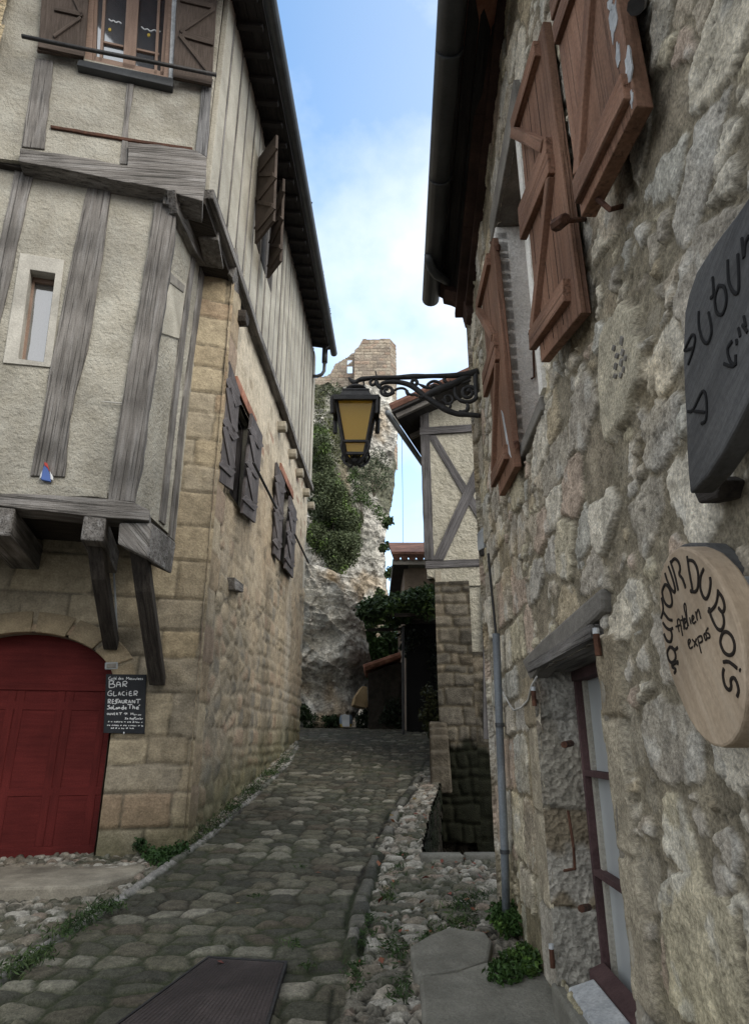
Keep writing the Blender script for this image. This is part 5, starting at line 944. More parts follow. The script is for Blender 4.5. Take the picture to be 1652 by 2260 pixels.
# ---------------- blackboard
bb = thing('blackboard', 'black menu board with white chalk writing beside the red door', 'blackboard', F0.off(.03).hit(275, 1619))
BP = F0.off(.045); bq = [(234, 1488), (323, 1489), (319, 1620), (228, 1618)]
slab1('panel', M['slate'], bb, F0, bq, .03, .055, 0, .003)
tl, tr, br, bl = [np.array(p, float) for p in bq]
def bpx(a, b): return tuple((tl*(1-a)+tr*a)*(1-b)+(bl*(1-a)+br*a)*b)
c7 = lambda x, y: bpx((x-290+ (y-240)*.052)/1190, (y-240)/1800)
T1 = [[(385, 450), (380, 650)], [(370, 450), (470, 440), (510, 480), (460, 540), (400, 545), (500, 540), (550, 580), (510, 640), (375, 655)], [(590, 635), (610, 500), (660, 480), (705, 520), (710, 625)], [(595, 560), (710, 555)], [(790, 470), (780, 615)], [(785, 470), (860, 450), (905, 490), (870, 535), (790, 545), (895, 615)],
 [(450, 760), (400, 750), (350, 800), (340, 870), (390, 895), (450, 880), (450, 830), (400, 830)], [(515, 765), (505, 895), (600, 885)], [(645, 885), (675, 780), (712, 885)], [(655, 845), (700, 845)], [(825, 770), (770, 790), (760, 860), (830, 885)], [(890, 780), (888, 880)], [(885, 725), (890, 730)], [(1030, 760), (975, 770), (970, 880), (1055, 875)], [(975, 820), (1035, 815)], [(1110, 750), (1105, 885)], [(1105, 750), (1180, 745), (1205, 785), (1170, 820), (1110, 825), (1195, 880)],
 [(350, 1010), (345, 1135)], [(350, 1010), (410, 1015), (405, 1065), (350, 1075), (420, 1135)], [(510, 1015), (470, 1020), (465, 1130), (510, 1130)], [(470, 1070), (510, 1070)], [(590, 1040), (545, 1050), (585, 1090), (560, 1140), (520, 1135)], [(560, 1010), (655, 1000)], [(608, 1010), (605, 1130)], [(650, 1120), (680, 1030), (715, 1120)], [(660, 1085), (705, 1085)], [(750, 1025), (750, 1100), (790, 1115), (810, 1090), (812, 1025)], [(840, 1120), (845, 1020), (900, 1040), (850, 1075), (905, 1120)], [(940, 1115), (965, 1025), (1005, 1115)], [(950, 1080), (995, 1080)], [(1045, 1115), (1050, 1025), (1120, 1110), (1125, 1020)], [(1160, 1000), (1295, 995)], [(1225, 1000), (1215, 1120)],
 [(390, 1195), (335, 1210), (385, 1260), (370, 1300), (310, 1305)], [(465, 1255), (430, 1250), (420, 1295), (460, 1295), (465, 1250)], [(500, 1190), (495, 1300), (560, 1298)], [(600, 1255), (575, 1270), (590, 1300), (620, 1285), (600, 1255)], [(645, 1295), (650, 1250), (685, 1260), (690, 1295)], [(790, 1180), (790, 1300), (740, 1290), (750, 1250), (790, 1260)], [(830, 1275), (870, 1265), (850, 1245), (830, 1285), (875, 1300)], [(910, 1160), (1050, 1155)], [(985, 1160), (975, 1285)], [(1070, 1180), (1065, 1290)], [(1068, 1240), (1110, 1230), (1120, 1290)], [(1160, 1260), (1225, 1250), (1200, 1225), (1165, 1250), (1180, 1290), (1235, 1285)], [(1230, 1195), (1275, 1160)]]
mb = MB(); strokes(mb, BP, T1, .0105, .0046, c7, .3, 5)
T2 = [[(430, 320), (380, 340), (370, 400), (430, 400)], [(455, 360), (440, 400), (475, 400), (475, 355)], [(540, 330), (525, 350), (525, 440)], [(510, 375), (545, 370)], [(560, 385), (590, 375), (570, 355), (560, 390), (595, 400)], [(585, 335), (600, 322)], [(690, 320), (690, 400), (655, 395), (665, 360), (690, 370)], [(715, 385), (740, 375), (725, 355), (715, 390), (745, 400)], [(800, 355), (770, 365), (800, 390), (765, 405)], [(885, 405), (895, 325), (925, 370), (960, 325), (965, 405)], [(985, 385), (1020, 375), (1000, 355), (985, 390), (1020, 400)], [(1060, 355), (1035, 365), (1060, 390), (1035, 402)], [(1085, 365), (1085, 400), (1115, 385), (1100, 360)], [(1140, 360), (1145, 400), (1175, 395), (1178, 358)], [(1205, 400), (1210, 335)], [(1235, 385), (1275, 375), (1255, 355), (1235, 390), (1275, 400)], [(1320, 355), (1295, 365), (1320, 390), (1295, 402)], [(1370, 355), (1345, 365), (1372, 390), (1340, 402)],
 [(330, 1430), (310, 1460), (345, 1480), (355, 1440), (330, 1430)], [(380, 1430), (385, 1478), (415, 1475), (415, 1425)], [(445, 1425), (465, 1478), (490, 1420)], [(545, 1420), (515, 1425), (512, 1478), (545, 1475)], [(515, 1450), (540, 1448)], [(580, 1480), (585, 1420), (620, 1435), (590, 1452), (630, 1478)], [(655, 1415), (745, 1410)], [(700, 1412), (698, 1480)], [(800, 1445), (845, 1410), (840, 1478)], [(870, 1440), (895, 1425), (880, 1415), (870, 1445), (900, 1448)], [(1000, 1475), (1005, 1410), (1035, 1450), (1065, 1410), (1070, 1475)], [(1110, 1445), (1095, 1475), (1130, 1475), (1130, 1445)], [(1165, 1445), (1165, 1475)], [(1220, 1450), (1210, 1475), (1240, 1475), (1240, 1448)], [(1260, 1450), (1265, 1475), (1290, 1470), (1290, 1448)],
 [(830, 1560), (870, 1565), (845, 1580), (870, 1600), (820, 1605)], [(905, 1570), (890, 1600), (915, 1600), (905, 1570)], [(1000, 1560), (965, 1570), (1000, 1590), (965, 1605)], [(1015, 1590), (1040, 1580), (1020, 1605), (1045, 1605)], [(1060, 1570), (1065, 1640)], [(1065, 1575), (1090, 1590), (1065, 1605)], [(1105, 1530), (1105, 1600)], [(1090, 1555), (1150, 1540)], [(1135, 1590), (1160, 1580), (1140, 1605), (1170, 1605)], [(1185, 1605), (1190, 1575), (1210, 1600), (1230, 1575), (1240, 1605)], [(1270, 1540), (1270, 1605), (1295, 1590), (1275, 1575)], [(1315, 1605), (1320, 1580), (1350, 1575)]]
for x0, x1, y in ((340, 1340, 1690), (310, 1320, 1800), (420, 1030, 1885)):    # illegible small lines
    x = x0; rg = np.random.default_rng(int(y))
    while x < x1: w = rg.uniform(30, 60); T2.append([(x, y+rg.uniform(-22, 5)), (x+w*.3, y+rg.uniform(0, 22)), (x+w*.6, y+rg.uniform(-25, 0)), (x+w*.8, y+rg.uniform(0, 20))]); x += w+rg.choice([10, 14, 45])
strokes(mb, BP, T2, .0105, .0028, c7, .3, 5); mb.build('chalk_writing', M['chalk'], bb)
MB().tube([F0.off(.03).hit(274, 1612), F0.off(.07).hit(273, 1620)], .006).build('hook', M['white'], bb)
# ---------------- little painted ornament low on the plaster
og = thing('wall_ornament', 'tiny blue white and red painted wooden ornament on the jetty plaster', 'ornament', F1.off(.03).hit(101, 1064)); o1 = F1
slab1('coat', M['blue'], og, o1, [(97, 1026), (105, 1030), (110, 1048), (112, 1063), (90, 1058), (93, 1040)], .02, .05, 0, .005)
slab1('wing', M['white'], og, o1, [(94, 1036), (92, 1052), (86, 1058), (89, 1046)], .02, .045); slab1('wing', M['white'], og, o1, [(109, 1038), (117, 1052), (117, 1060), (111, 1058)], .02, .045); slab1('cap', M['red'], og, o1, [(97, 1019), (104, 1022), (109, 1040), (104, 1032), (98, 1027)], .02, .055)
tag(MB().tube([F1.off(.03).hit(*p) for p in [(225, 886), (260, 889), (278, 889), (291, 891)]], .006, 6).build('wire_end', M['wire']), 'short white wire end crossing the corner timber post', 'wire')
# ================================================================== STREET LAMP
LY = 5.02; LP_ = Pl((0, LY), 0)
SL = thing('street_lamp', 'ornate black wrought-iron wall lamp with amber glass lantern', 'street lamp', at_y(1050, 915, LY)); k_ = .2177
cl = lambda x, y: (727+x*k_, 803.5+y*k_)
def sm_(pts, n=5):
    X_ = np.array(pts, float); Y_ = []
    for u in np.linspace(0, len(X_)-1, (len(X_)-1)*n+1):
        i = min(int(u), len(X_)-2); f = u-i; p0 = X_[max(i-1, 0)]; p1 = X_[i]; p2 = X_[i+1]; p3 = X_[min(i+2, len(X_)-1)]
        Y_.append(.5*((2*p1)+(-p0+p2)*f+(2*p0-5*p1+4*p2-p3)*f*f+(-p0+3*p1-3*p2+p3)*f**3))
    return [LP_.hit(*cl(*p)) for p in Y_]
br_ = MB(); T = lambda pts, r, n=8: br_.tube(sm_(pts), r if not hasattr(r, '__len__') else np.interp(np.linspace(0, 1, (len(pts)-1)*5+1), np.linspace(0, 1, len(r)), r).tolist(), n)
T([(190, 135), (232, 178), (268, 182), (300, 160), (380, 146), (480, 140), (700, 135), (1000, 122), (1250, 116), (1400, 100), (1500, 70)], [.006, .018, .022, .022, .02, .024, .02, .024, .02, .024, .02, .024, .028, .03, .03])
T([(700, 118), (850, 104), (1000, 108), (1150, 112)], .007)
T([(262, 180), (268, 215), (266, 250)], .014); T([(345, 175), (345, 225), (320, 238), (272, 232)], .008)
T([(465, 70), (472, 105), (478, 135)], .006)
T([(590, 262), (572, 250), (556, 268), (575, 300), (615, 300), (635, 268), (615, 238), (565, 226), (522, 262), (535, 305), (580, 320), (630, 302), (655, 285)], .014)
T([(430, 160), (410, 185), (425, 210), (455, 205), (468, 180), (480, 150)], .014); T([(480, 180), (490, 220), (530, 250)], .018)
T([(500, 240), (520, 205), (560, 186), (650, 180), (750, 192), (830, 222), (900, 270), (960, 322), (1050, 382), (1130, 432), (1200, 472), (1300, 506), (1400, 512), (1515, 522)], [.012, .018, .022, .026, .026, .03, .024, .022])
T([(640, 278), (690, 250), (740, 245), (775, 262), (800, 300), (830, 310), (862, 308), (895, 325)], .012); T([(780, 270), (790, 300), (800, 310)], .016)
T([(848, 215), (832, 185), (850, 160), (880, 170), (885, 200), (860, 215)], .016); T([(900, 200), (935, 218), (985, 238), (1050, 240), (1110, 232)], [.006, .016, .012, .01])
T([(990, 245), (995, 208), (1030, 180), (1070, 174), (1115, 192), (1145, 225)], .014); T([(1030, 235), (1060, 220), (1100, 235)], .02)
T([(1270, 235), (1275, 310), (1320, 365), (1400, 385), (1470, 358), (1495, 300), (1465, 245), (1400, 232), (1352, 268), (1362, 325), (1410, 338), (1445, 300), (1420, 262), (1395, 285)], [.016, .018, .02, .02, .018, .016, .024])
T([(1180, 365), (1165, 345), (1185, 320), (1225, 325), (1248, 355), (1232, 392), (1192, 402), (1160, 375), (1130, 360)], .012); T([(1215, 400), (1225, 420), (1218, 440)], .012)
T([(1385, 385), (1402, 430), (1390, 472), (1345, 482), (1310, 470)], [.01, .02, .018, .008]); T([(1162, 145), (1168, 175), (1200, 190), (1240, 185)], [.016, .014, .008])
T([(1480, 60), (1478, 160), (1482, 260), (1490, 330)], .022); T([(930, 340), (1020, 300), (1110, 260), (1230, 215), (1330, 165), (1420, 130)], [.018, .034, .04, .036, .034, .02])
T([(960, 330), (1010, 335), (1050, 300), (1100, 300), (1120, 270)], .016); T([(1230, 200), (1290, 180), (1350, 190), (1420, 160)], .018)
rg = np.random.default_rng(8)
for k in range(46):                         # cast leaves along the arm
    t = rg.random(); x = 880+560*t; y = 355-225*t+rg.normal()*14; c = LP_.hit(*cl(x, y)); a = rg.normal(size=3); a /= np.linalg.norm(a); br_.tube([c-a*.025, c, c+a*.025], [.004, .016, .003], 5)
br_.tube([LP_.hit(*cl(1490, 520))+np.array([0, 0, 0]), LP_.hit(*cl(1530, 525))], .02)
br_.build('bracket', M['iron'], SL, 0, True)
lc = LP_.hit(785, 905); lx, ly = lc[0], LY; hz = lambda v: LP_.hit(785, v)[2]; hw = lambda u0, u1, v: (LP_.hit(u1, v)[0]-LP_.hit(u0, v)[0])/2
ct_ = np.array([lx, ly, 0]); pi4 = math.pi/4
ln = MB(); ln.lathe(ct_, [(.012, hz(866)), (.085, hz(865)), (.098, hz(862)), (.09, hz(858)), (.04, hz(855)), (.02, hz(852))], 16)
ln.lathe(ct_, [(.09, hz(874)), (.06, hz(868)), (.05, hz(862))], 16)
w0 = hw(755, 815, 873); w1 = hw(746, 824, 897); w2 = hw(737, 835, 902)
ln.lathe(ct_, [(w0*.98, hz(876)), (w0, hz(873)), (w0*.97, hz(871))], 4, True, pi4); ln.lathe(ct_, [(w2*.99, hz(900)), (w1, hz(898)), (w0*.96, hz(876)), (w0*.96, hz(872))], 4, True, pi4)
ln = ln.build('lantern_roof', M['iron'], SL, .004)
fr = MB(); wt = hw(745, 827, 906); wb_ = hw(765, 806, 1010); zt_, zb2 = hz(903), hz(1010)
rimw = w2
for sx in (-1, 1):
    for sy in (-1, 1):
        fr.bar((lx+sx*wt, ly+sy*wt, zt_), (lx+sx*wb_, ly+sy*wb_, zb2), .022, .022); fr.bar((lx+sx*rimw, ly+sy*rimw, hz(900)), (lx+sx*rimw*.97, ly+sy*rimw*.97, hz(935)), .03, .03)
for a, b in (((-1, -1), (1, -1)), ((1, -1), (1, 1)), ((1, 1), (-1, 1)), ((-1, 1), (-1, -1))):
    for w, v, h_ in ((rimw, 901, .045), (hw(763, 817, 985)*.98, 985, .022), (wb_, 1009, .025)): fr.bar((lx+a[0]*w, ly+a[1]*w, hz(v)), (lx+b[0]*w, ly+b[1]*w, hz(v)), .022, h_)
fr.build('lantern_frame', M['iron'], SL, .003)
gl_ = MB(); tw = wt*.93; bw = wb_*.93
for a, b in (((-1, -1), (1, -1)), ((1, -1), (1, 1)), ((1, 1), (-1, 1)), ((-1, 1), (-1, -1))):
    gl_.add([(lx+a[0]*tw, ly+a[1]*tw, zt_), (lx+b[0]*tw, ly+b[1]*tw, zt_), (lx+b[0]*bw, ly+b[1]*bw, zb2), (lx+a[0]*bw, ly+a[1]*bw, zb2)], [(0, 1, 2, 3)])
gl_.build('amber_pane', M['amber'], SL)
cw = MB()
for sx in (-1, 1):
    for sy in (-1, 1):
        p = lambda r, v: np.array([lx+sx*r, ly+sy*r, hz(v)]); cw.tube([p(wb_*1.35, 985), p(wb_*1.5, 998), p(wb_*1.25, 1010), p(wb_*.9, 1018), p(wb_*.5, 1026), p(.02, 1022)], .012, 6); cw.tube([p(wb_*.95, 1010), p(wb_*.4, 1022), p(wb_*.35, 1014), p(wb_*.6, 1006)], .008, 6)
cw.lathe(ct_, [(.01, hz(1028)), (.04, hz(1022)), (.05, hz(1016)), (.03, hz(1012)), (.045, hz(1009)), (.02, hz(1005))], 10); cw.build('lantern_finial', M['iron'], SL, 0, True)
# ================================================================== FAR HOUSE WITH CROSSED BRACES
FO = at_y(938, 1240, 11.0); FP = Pl(FO[:2], -9); FDV = np.array([math.sin(math.radians(19)), math.cos(math.radians(19)), 0])
FH = thing('crossbraced_house', 'half-timbered house with crossed grey braces over a stone base', 'house', (2.5, 13, 1.2))
fz = lambda v, u=1000: FP.hit(u, v)[2]; fs_ = lambda u, v: FP.st(u, v)[0]
zfl = fz(1262, 950); zev = fz(905, 935)
MB().prism([FP.pt(.02, zfl-.12), FP.pt(3.4, zfl-.12), FP.pt(3.4, zev+1.1), FP.pt(.02, zev-.05)], FDV*.15).build('plaster_wall', M['stucco'], FH)
MB().prism([FP.pt(.02, zfl-.12), FP.pt(.02, zev-.05), FP.pt(.02, zev-.05)+FDV*4.2, FP.pt(.02, zfl-.12)+FDV*4.2], (.15, 0, 0)).build('plaster_wall', M['stucco'], FH)
q = [FP.pt(.15, .5, -.2), FP.pt(3.3, .5, -.2), FP.pt(3.3, .5, -.2)+FDV*4, FP.pt(.15, .5, -.2)+FDV*4]
MB().prism(q, (0, 0, zev-.4)).build('inner_wall', M['dark'], FH)
D = lambda nm, px, t0, t1, m='wood_grey': slab1(nm, M[m], FH, FP, px, t0, t1, .5, .008)
D('timber_post', [(925, 895), (945, 892), (957, 1236), (936, 1236)], -.05, .035)
D('timber_beam', [(925, 943), (1062, 934), (1130, 930), (1130, 946), (1062, 950), (925, 960)], -.05, .045)
D('timber_beam', [(938, 1238), (1130, 1230), (1130, 1247), (938, 1255)], -.05, .05)
D('timber_brace', [(943, 960), (961, 960), (1083, 1160), (1133, 1245), (1112, 1245), (1061, 1160)], -.05, .02)
D('timber_brace', [(1098, 930), (1116, 935), (978, 1236), (954, 1236), (1061, 1000)], -.05, .03)
D('timber_post', [(1045, 880), (1058, 880), (1058, 935), (1046, 935)], -.05, .035)
D('plaster_skirt', [(940, 1255), (1130, 1247), (1130, 1288), (1000, 1296), (985, 1285), (968, 1287), (955, 1275), (943, 1272)], -.05, .03, 'stucco')
def fh_fn(s, z):
    i, d, lu, lv = bricks(s+.10*fbm(s*4, z*4, 4, 4)+30, z+.10*fbm(s*3, z*3, 4, 2), .20, .33, .5, .6, 16, .04); n = fbm(s*5, z*5, 5, 2)
    c = mixc(np.broadcast_to([.10, .085, .06], s.shape+(3,)), pal(i, [(.15, .135, .11), (.125, .115, .098), (.175, .15, .115), (.105, .098, .085), (.14, .128, .108)]), sstep(0, .03, d)*.7); c = c*(1+1.3*n)[..., None]
    c = mixc(c, c*.3, sstep(4.4, 4.9, z+n)); c = mixc(c, np.broadcast_to([.012, .014, .008], s.shape+(3,)), sstep(1.85, 1.4, z+n)*.96); return .03*sstep(0, .04, d)+.04*n, c  # near-black low down: the pit's deep shade is painted into the stone
p0 = fs_(966, 1500); p1 = fs_(1034, 1400)
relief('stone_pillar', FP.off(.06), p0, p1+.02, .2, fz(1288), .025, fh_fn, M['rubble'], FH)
q = [FP.pt(p0+.01, .2, .05), FP.pt(p0+.01, zfl, .05), FP.pt(p0+.01, zfl, .05)+FDV*4, FP.pt(p0+.01, .2, .05)+FDV*4]
MB().prism(q, (.1, 0, 0)).build('base_wall', M['concrete'], FH)
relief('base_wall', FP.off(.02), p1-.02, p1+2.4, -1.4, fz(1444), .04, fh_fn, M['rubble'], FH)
MB().prism([FP.pt(p1, fz(1444)-.05), FP.pt(p1+2.4, fz(1444)-.05), FP.pt(p1+2.4, zfl), FP.pt(p1, zfl)], FDV*.1).build('plaster_wall', M['stucco'], FH)
D('timber_post', [(1064, 1290), (1078, 1290), (1086, 1632), (1066, 1632)], -.1, .06)
# roof of that house, gable towards the street foot
FV = FP.off(.55); ev = FV.hit(864, 910); rg_ = FV.hit(1047, 826); v = rg_-ev; v = v/np.linalg.norm(v[:2]); DV = FDV*5
MB().prism([ev, ev+v*3.2, ev+v*3.2+DV, ev+DV], (0, 0, .05)).build('eave_board', M['soffit'], FH)
rt = MB(); up_ = np.array([0, 0, .075]); rt.prism([ev+up_, ev+v*3.2+up_, ev+v*3.2+up_+DV, ev+up_+DV], (0, 0, .05))
for k in range(25): y0 = FDV*(.04+.2*k); rt.tube([ev+up_*1.7-v*.03+y0, ev+v*3.2+up_*1.7+y0], .085, 7)
rt.build('roof', M['tile_dark'], FH)
MB().tube([ev-v*.06-FDV*.05, ev-v*.06+DV], .055, 10).build('gutter', M['zinc_light'], FH, 0, True)
for k in range(5): y0 = FDV*(.12+k*.9)+np.array([0, 0, -.05]); MB().bar(ev+v*.05+y0, ev+v*.75+y0, .07, .09).build('rafter', M['wood'], FH)
# low parapet between street and pit
M['parapet'] = mat('dark_parapet_stone', (.06, .05, .036), (.14, .12, .09), scale=7, bump=1, bscale=18, bdist=.03, vary=.4)
PW = thing('parapet_wall', 'low dark stone parapet between the street and the pit', 'wall', (1.0, 10.3, 1.0))
a = np.array(PIT[3]); b = np.array([1.0, 11.0]); 
for k in range(5):
    t0 = .0+.2*k; p = a*(1-t0)+b*t0; q_ = a*(1-t0-.19)+b*(t0+.19); hgt = [.22, .40, .58, .66, .72][k]; z0 = float(zg(p[1]))
    MB().prism([(p[0]-.14, p[1], z0-.1), (p[0]+.16, p[1], z0-.1), (p[0]+.15, p[1]+.02, z0+hgt), (p[0]-.13, p[1]+.02, z0+hgt)], (q_[0]-p[0], q_[1]-p[1], .04)).build('coping_stone' if k > 2 else 'wall_stone', M['parapet'], PW, .03)
# ================================================================== REAR HOUSE WITH TILED EAVE
RY = 16.5; HH = thing('tiled_house', 'plain rendered house with a red scalloped tile eave at the lane end', 'house', (1.6, 18, 2))
a0 = at_y(891, 1245, RY); zt0 = at_y(891, 1238, RY)[2]; 
MB().prism([(a0[0], RY, 1.5), (a0[0]+3, RY, 1.5), (a0[0]+3, RY, zt0), (a0[0], RY, zt0)], (0, 5, 0)).build('rendered_wall', mat('brown_render', (.20, .155, .12), (.29, .23, .18), scale=5, bump=.6, bscale=20, vary=.3), HH)
e0 = at_y(866, 1246, RY-.35); e1_ = at_y(866, 1228, RY-.35)
MB().prism([(e0[0], RY-.35, e0[2]), (e0[0]+3.4, RY-.35, e0[2]), (e0[0]+3.4, RY-.35, e0[2]+.14), (e0[0], RY-.35, e0[2]+.14)], (0, 5.6, 0)).build('eave_board', M['lintel'], HH)
rt = MB(); 
for k in range(17): x = e0[0]+.1+.2*k; rt.tube([(x, RY-.42, e0[2]+.2), (x, RY+2.5, e0[2]+1.3)], .11, 8)
rt.prism([(e0[0]-.03, RY-.45, e0[2]+.24), (e0[0]+3.4, RY-.45, e0[2]+.24), (e0[0]+3.4, RY+2.6, e0[2]+1.4), (e0[0]-.03, RY+2.6, e0[2]+1.4)], (0, 0, .07)); rt.build('roof', M['tile_dark'], HH)
MB().prism([(e0[0]+.02, RY-.3, e0[2]-.02), (e0[0]+.40, RY-.3, e0[2]-.02), (e0[0]+.40, RY+5, e0[2]-.02), (e0[0]+.02, RY+5, e0[2]-.02)], (0, 0, .02)).build('soffit', M['soffit'], HH)
# thin overhead wires
tag(MB().tube([at_y(886, 955, 30), at_y(888, 1080, 30), at_y(889, 1230, 30)], .012, 5).build('hanging_cable', M['cable']), 'thin cable hanging down the cliff edge against the sky', 'cable')
# ================================================================== SHED AND PERGOLA
SY = 17.5; SH = thing('tiled_shed', 'dark stone shed with a sloping tile roof beside the cliff', 'shed', at_y(850, 1600, SY))
sp = Pl((0, SY), 0); dm_ = mat('dark_rubble', (.022, .018, .014), (.05, .042, .033), scale=7, bump=1, bscale=12, bdist=.05, vary=.4)  # rubble colour lowered to carry the shade at the lane end
slab1('wall', dm_, SH, sp, [(812, 1486), (880, 1462), (960, 1460), (960, 1640), (812, 1640)], -2.5, 0, 1)
rt = MB()
c = sp.off(.25)
a, b = c.hit(806, 1480), c.hit(884, 1452); b = b; dv = np.array([0, 2.2, 0])
rt.prism([a, b, b+dv, a+dv], (0, 0, .06)); nn = 7
for k in range(nn): t = (k+.5)/nn; 
for k in range(11): y0 = .02+.2*k; rt.tube([a+np.array([-.04, y0, .08]), b+np.array([0, y0, .08])], .08, 7)
rt.build('roof', M['tile'], SH)
slab1('doorway', M['dark'], SH, sp, [(890, 1500), (960, 1500), (960, 1622), (890, 1622)], -.3, .012)  # flat black slab, the opening's shade is in its colour
PG = thing('pergola', 'leafy vine-covered pergola on a thin post above the shed', 'pergola', at_y(889, 1600, 15.5)); VY = 15.5
MB().tube([at_y(889, 1384, VY), at_y(889, 1480, VY), at_y(890, 1640, VY)], .03).build('post', M['iron'], PG)
mb = MB(); zr = at_y(850, 1365, VY)[2]
for y in (VY-.3, VY+.7, VY+1.7): MB().bar((-.2, y, zr), (1.6, y, zr+.05), .06, .08).build('beam', M['wood_dark'], PG)
vp = lambda u, v, d=0: at_y(u, v, VY+d)
cs = []; rs = []
rg = np.random.default_rng(12)
for k in range(34):
    u = 815+150*rg.random(); t = (u-815)/150; vc = 1350-22*t+rg.normal()*8; cs.append(vp(u, vc, rg.uniform(-.4, 1.6))); rs.append((.30+.08*rg.random(), .4, .22+.10*t))
for u, v in ((935, 1312), (950, 1300), (960, 1320), (905, 1330), (815, 1352), (805, 1358), (828, 1370), (870, 1375)): cs.append(vp(u, v, rg.uniform(-.3, .6))); rs.append((.2, .25, .14))
leaves('vine', clump(17000, cs, rs, 5, .2), .055, M['leaf'], PG, (.022, .044, .018), (.05, .09, .03), (.10, .16, .045), up=1.0)
cs = [vp(965-18*k % 60, 1400+22*k, .6+.2*(k % 3)) for k in range(9)]; cs = [vp(u, v, .9) for u, v in ((905, 1400), (930, 1410), (950, 1430), (960, 1470), (965, 1500), (905, 1425), (968, 1420))]
leaves('vine', clump(2200, cs, [.26]*len(cs), 6, .2), .06, M['leaf'], PG, (.006, .010, .005), (.014, .02, .009))
slab1('shade_panel', M['dark'], PG, Pl((0, VY+.75), 0), [(897, 1372), (1010, 1372), (1010, 1640), (897, 1640)], -.2, 0)  # black panel added to give the deep shade under the vine
# bushes round the cliff foot
def bush(name, label, cat, cs, rs, n, size, seed, c1, c2, c3=None, group=None, hollow=.35):
    base = np.array(cs).mean(0); base[2] = min(c[2] for c in cs)-max(np.ravel(rs)); t = thing(name, label, cat, base, group)
    leaves('foliage', clump(n, cs, rs, seed, hollow), size, M['leaf'], t, c1, c2, c3, seed=seed)
    mb = MB()
    for c in cs[:5]: c = np.array(c); mb.tube([base+(c-base)*.05+[0, 0, -.05], (base+c)/2+RNG.normal(size=3)*.05*np.ravel(rs)[0], c], [.02, .014, .006] if np.ravel(rs)[0] < .6 else [.06, .05, .02], 6)
    mb.build('stem', M['bark'], t); return t
G1, G2, G3 = (.02, .042, .014), (.045, .085, .024), (.10, .16, .035)
CB = lambda u, v, y: at_y(u, v, y)
bush('climbing_shrub', 'bright green shrub climbing behind the shed roof', 'shrub', [CB(u, v, 20.6) for u, v in ((812, 1420), (822, 1440), (835, 1450), (816, 1460), (845, 1462), (808, 1390), (828, 1425), (820, 1478))], [.32]*8, 3000, .07, 21, (.03, .065, .02), (.06, .12, .03), (.11, .19, .04))
bush('ivy_shrub', 'dark green ivy hanging at the right of the cliff gap', 'shrub', [CB(u, v, 22.5) for u, v in ((858, 1395), (866, 1412), (872, 1432), (880, 1442), (864, 1440), (855, 1420), (850, 1450), (868, 1455))], [.36]*8, 2600, .07, 22, G1, G2)
bush('low_shrub', 'low dark shrub at the foot of the cliff beside the shed', 'shrub', [CB(u, v, 18.2-.6*(u > 850)) for u, v in ((805, 1590), (830, 1592), (855, 1585), (880, 1592), (905, 1590), (925, 1580), (820, 1575), (870, 1560), (935, 1560), (950, 1590))], [.26]*10, 3600, .055, 23, (.008, .014, .006), (.018, .03, .012), (.03, .045, .015))
bush('low_shrub', 'low shrub by the left end of the cliff foot', 'shrub', [CB(u, v, 18.6) for u, v in ((672, 1585), (685, 1592), (700, 1595), (718, 1596), (668, 1570), (735, 1594))], [.2]*6, 1500, .05, 24, (.015, .028, .01), (.03, .055, .018))
bush('pale_shrub', 'olive shrub at the corner of the stone pillar', 'shrub', [CB(u, v, 13.2) for u, v in ((945, 1530), (955, 1555), (940, 1580), (958, 1590), (950, 1610))], [.16]*5, 900, .04, 25, (.03, .035, .012), (.06, .065, .025))
# ================================================================== CLIFF AND CASTLE
CLF = tag(bpy.data.objects.new('cliff', None), kind='structure'); COL.objects.link(CLF); CLF.location = (-2, 20, 2)
def cliff(name, Y0, edge, xleft, zlo, zhi, nz, nx, depth, prof, seed, cfn):
    E_ = np.array([at_y(u, v, Y0)[[0, 2]] for u, v in edge]); o = np.argsort(E_[:, 1]); zs = np.linspace(zlo, zhi, nz); xe = np.interp(zs, E_[o, 1], E_[o, 0])
    xe = xe+.35*fbm(zs*1.1, zs*0+seed, 4, seed); t = np.concatenate([np.linspace(0, 1, nx), np.ones(nx//4)]); w = np.concatenate([np.zeros(nx), np.linspace(0, 1, nx//4+1)[1:]])
    Tm, Zm = np.meshgrid(t, zs); Wm = np.broadcast_to(w, Tm.shape); Xm = xleft+(xe[:, None]-xleft)*Tm
    fr = fbm(Xm*.55, Zm*.5, 6, seed); fr2 = fbm(Xm*2.4, Zm*1.5, 5, seed+3); ridge = np.abs(fbm(Xm*.8+5, Zm*.35, 5, seed+5))
    fa, ed = facets(Xm, Zm, seed+8, 1.5); fb, ed2 = facets(Xm, Zm, seed+9, .5); ridge = np.minimum(ridge, .5*ed)
    Ym = Y0+prof(Xm, Zm)-.7*depth*fr-depth*.22*fr2+depth*.4*ridge+depth*.38*fa+depth*.16*fb-((.34+.3*(seed == 31))*(((Zm*.8+(.22+.4*(seed == 31))*Xm+1.1*fbm(Xm*.35, Zm*.5, 4, seed+6)) % 1)**1.6)+.07*(((Zm*3.1+.5*Xm+1.5*fbm(Xm*.5, Zm*.8, 4, seed+7)) % 1)**1.4))*(.4+.6*sstep(-.1, .15, fbm(Xm*.4, Zm*.3, 3, seed+4)))+.10*np.abs(fbm(Xm*5, Zm*4, 4, seed+2))+.9*np.maximum(0, 1-(1-Tm)*9)**2+Wm*7
    Xm = Xm+Wm**.6*(-.5)+Wm*.35*fr2
    c = cfn(Xm, Zm, fr, fr2, ridge)
    return raw_mesh(name, np.stack([Xm, Ym, Zm], -1).reshape(-1, 3), gridq(*Tm.shape), c.reshape(-1, 3), M['rock'], CLF)
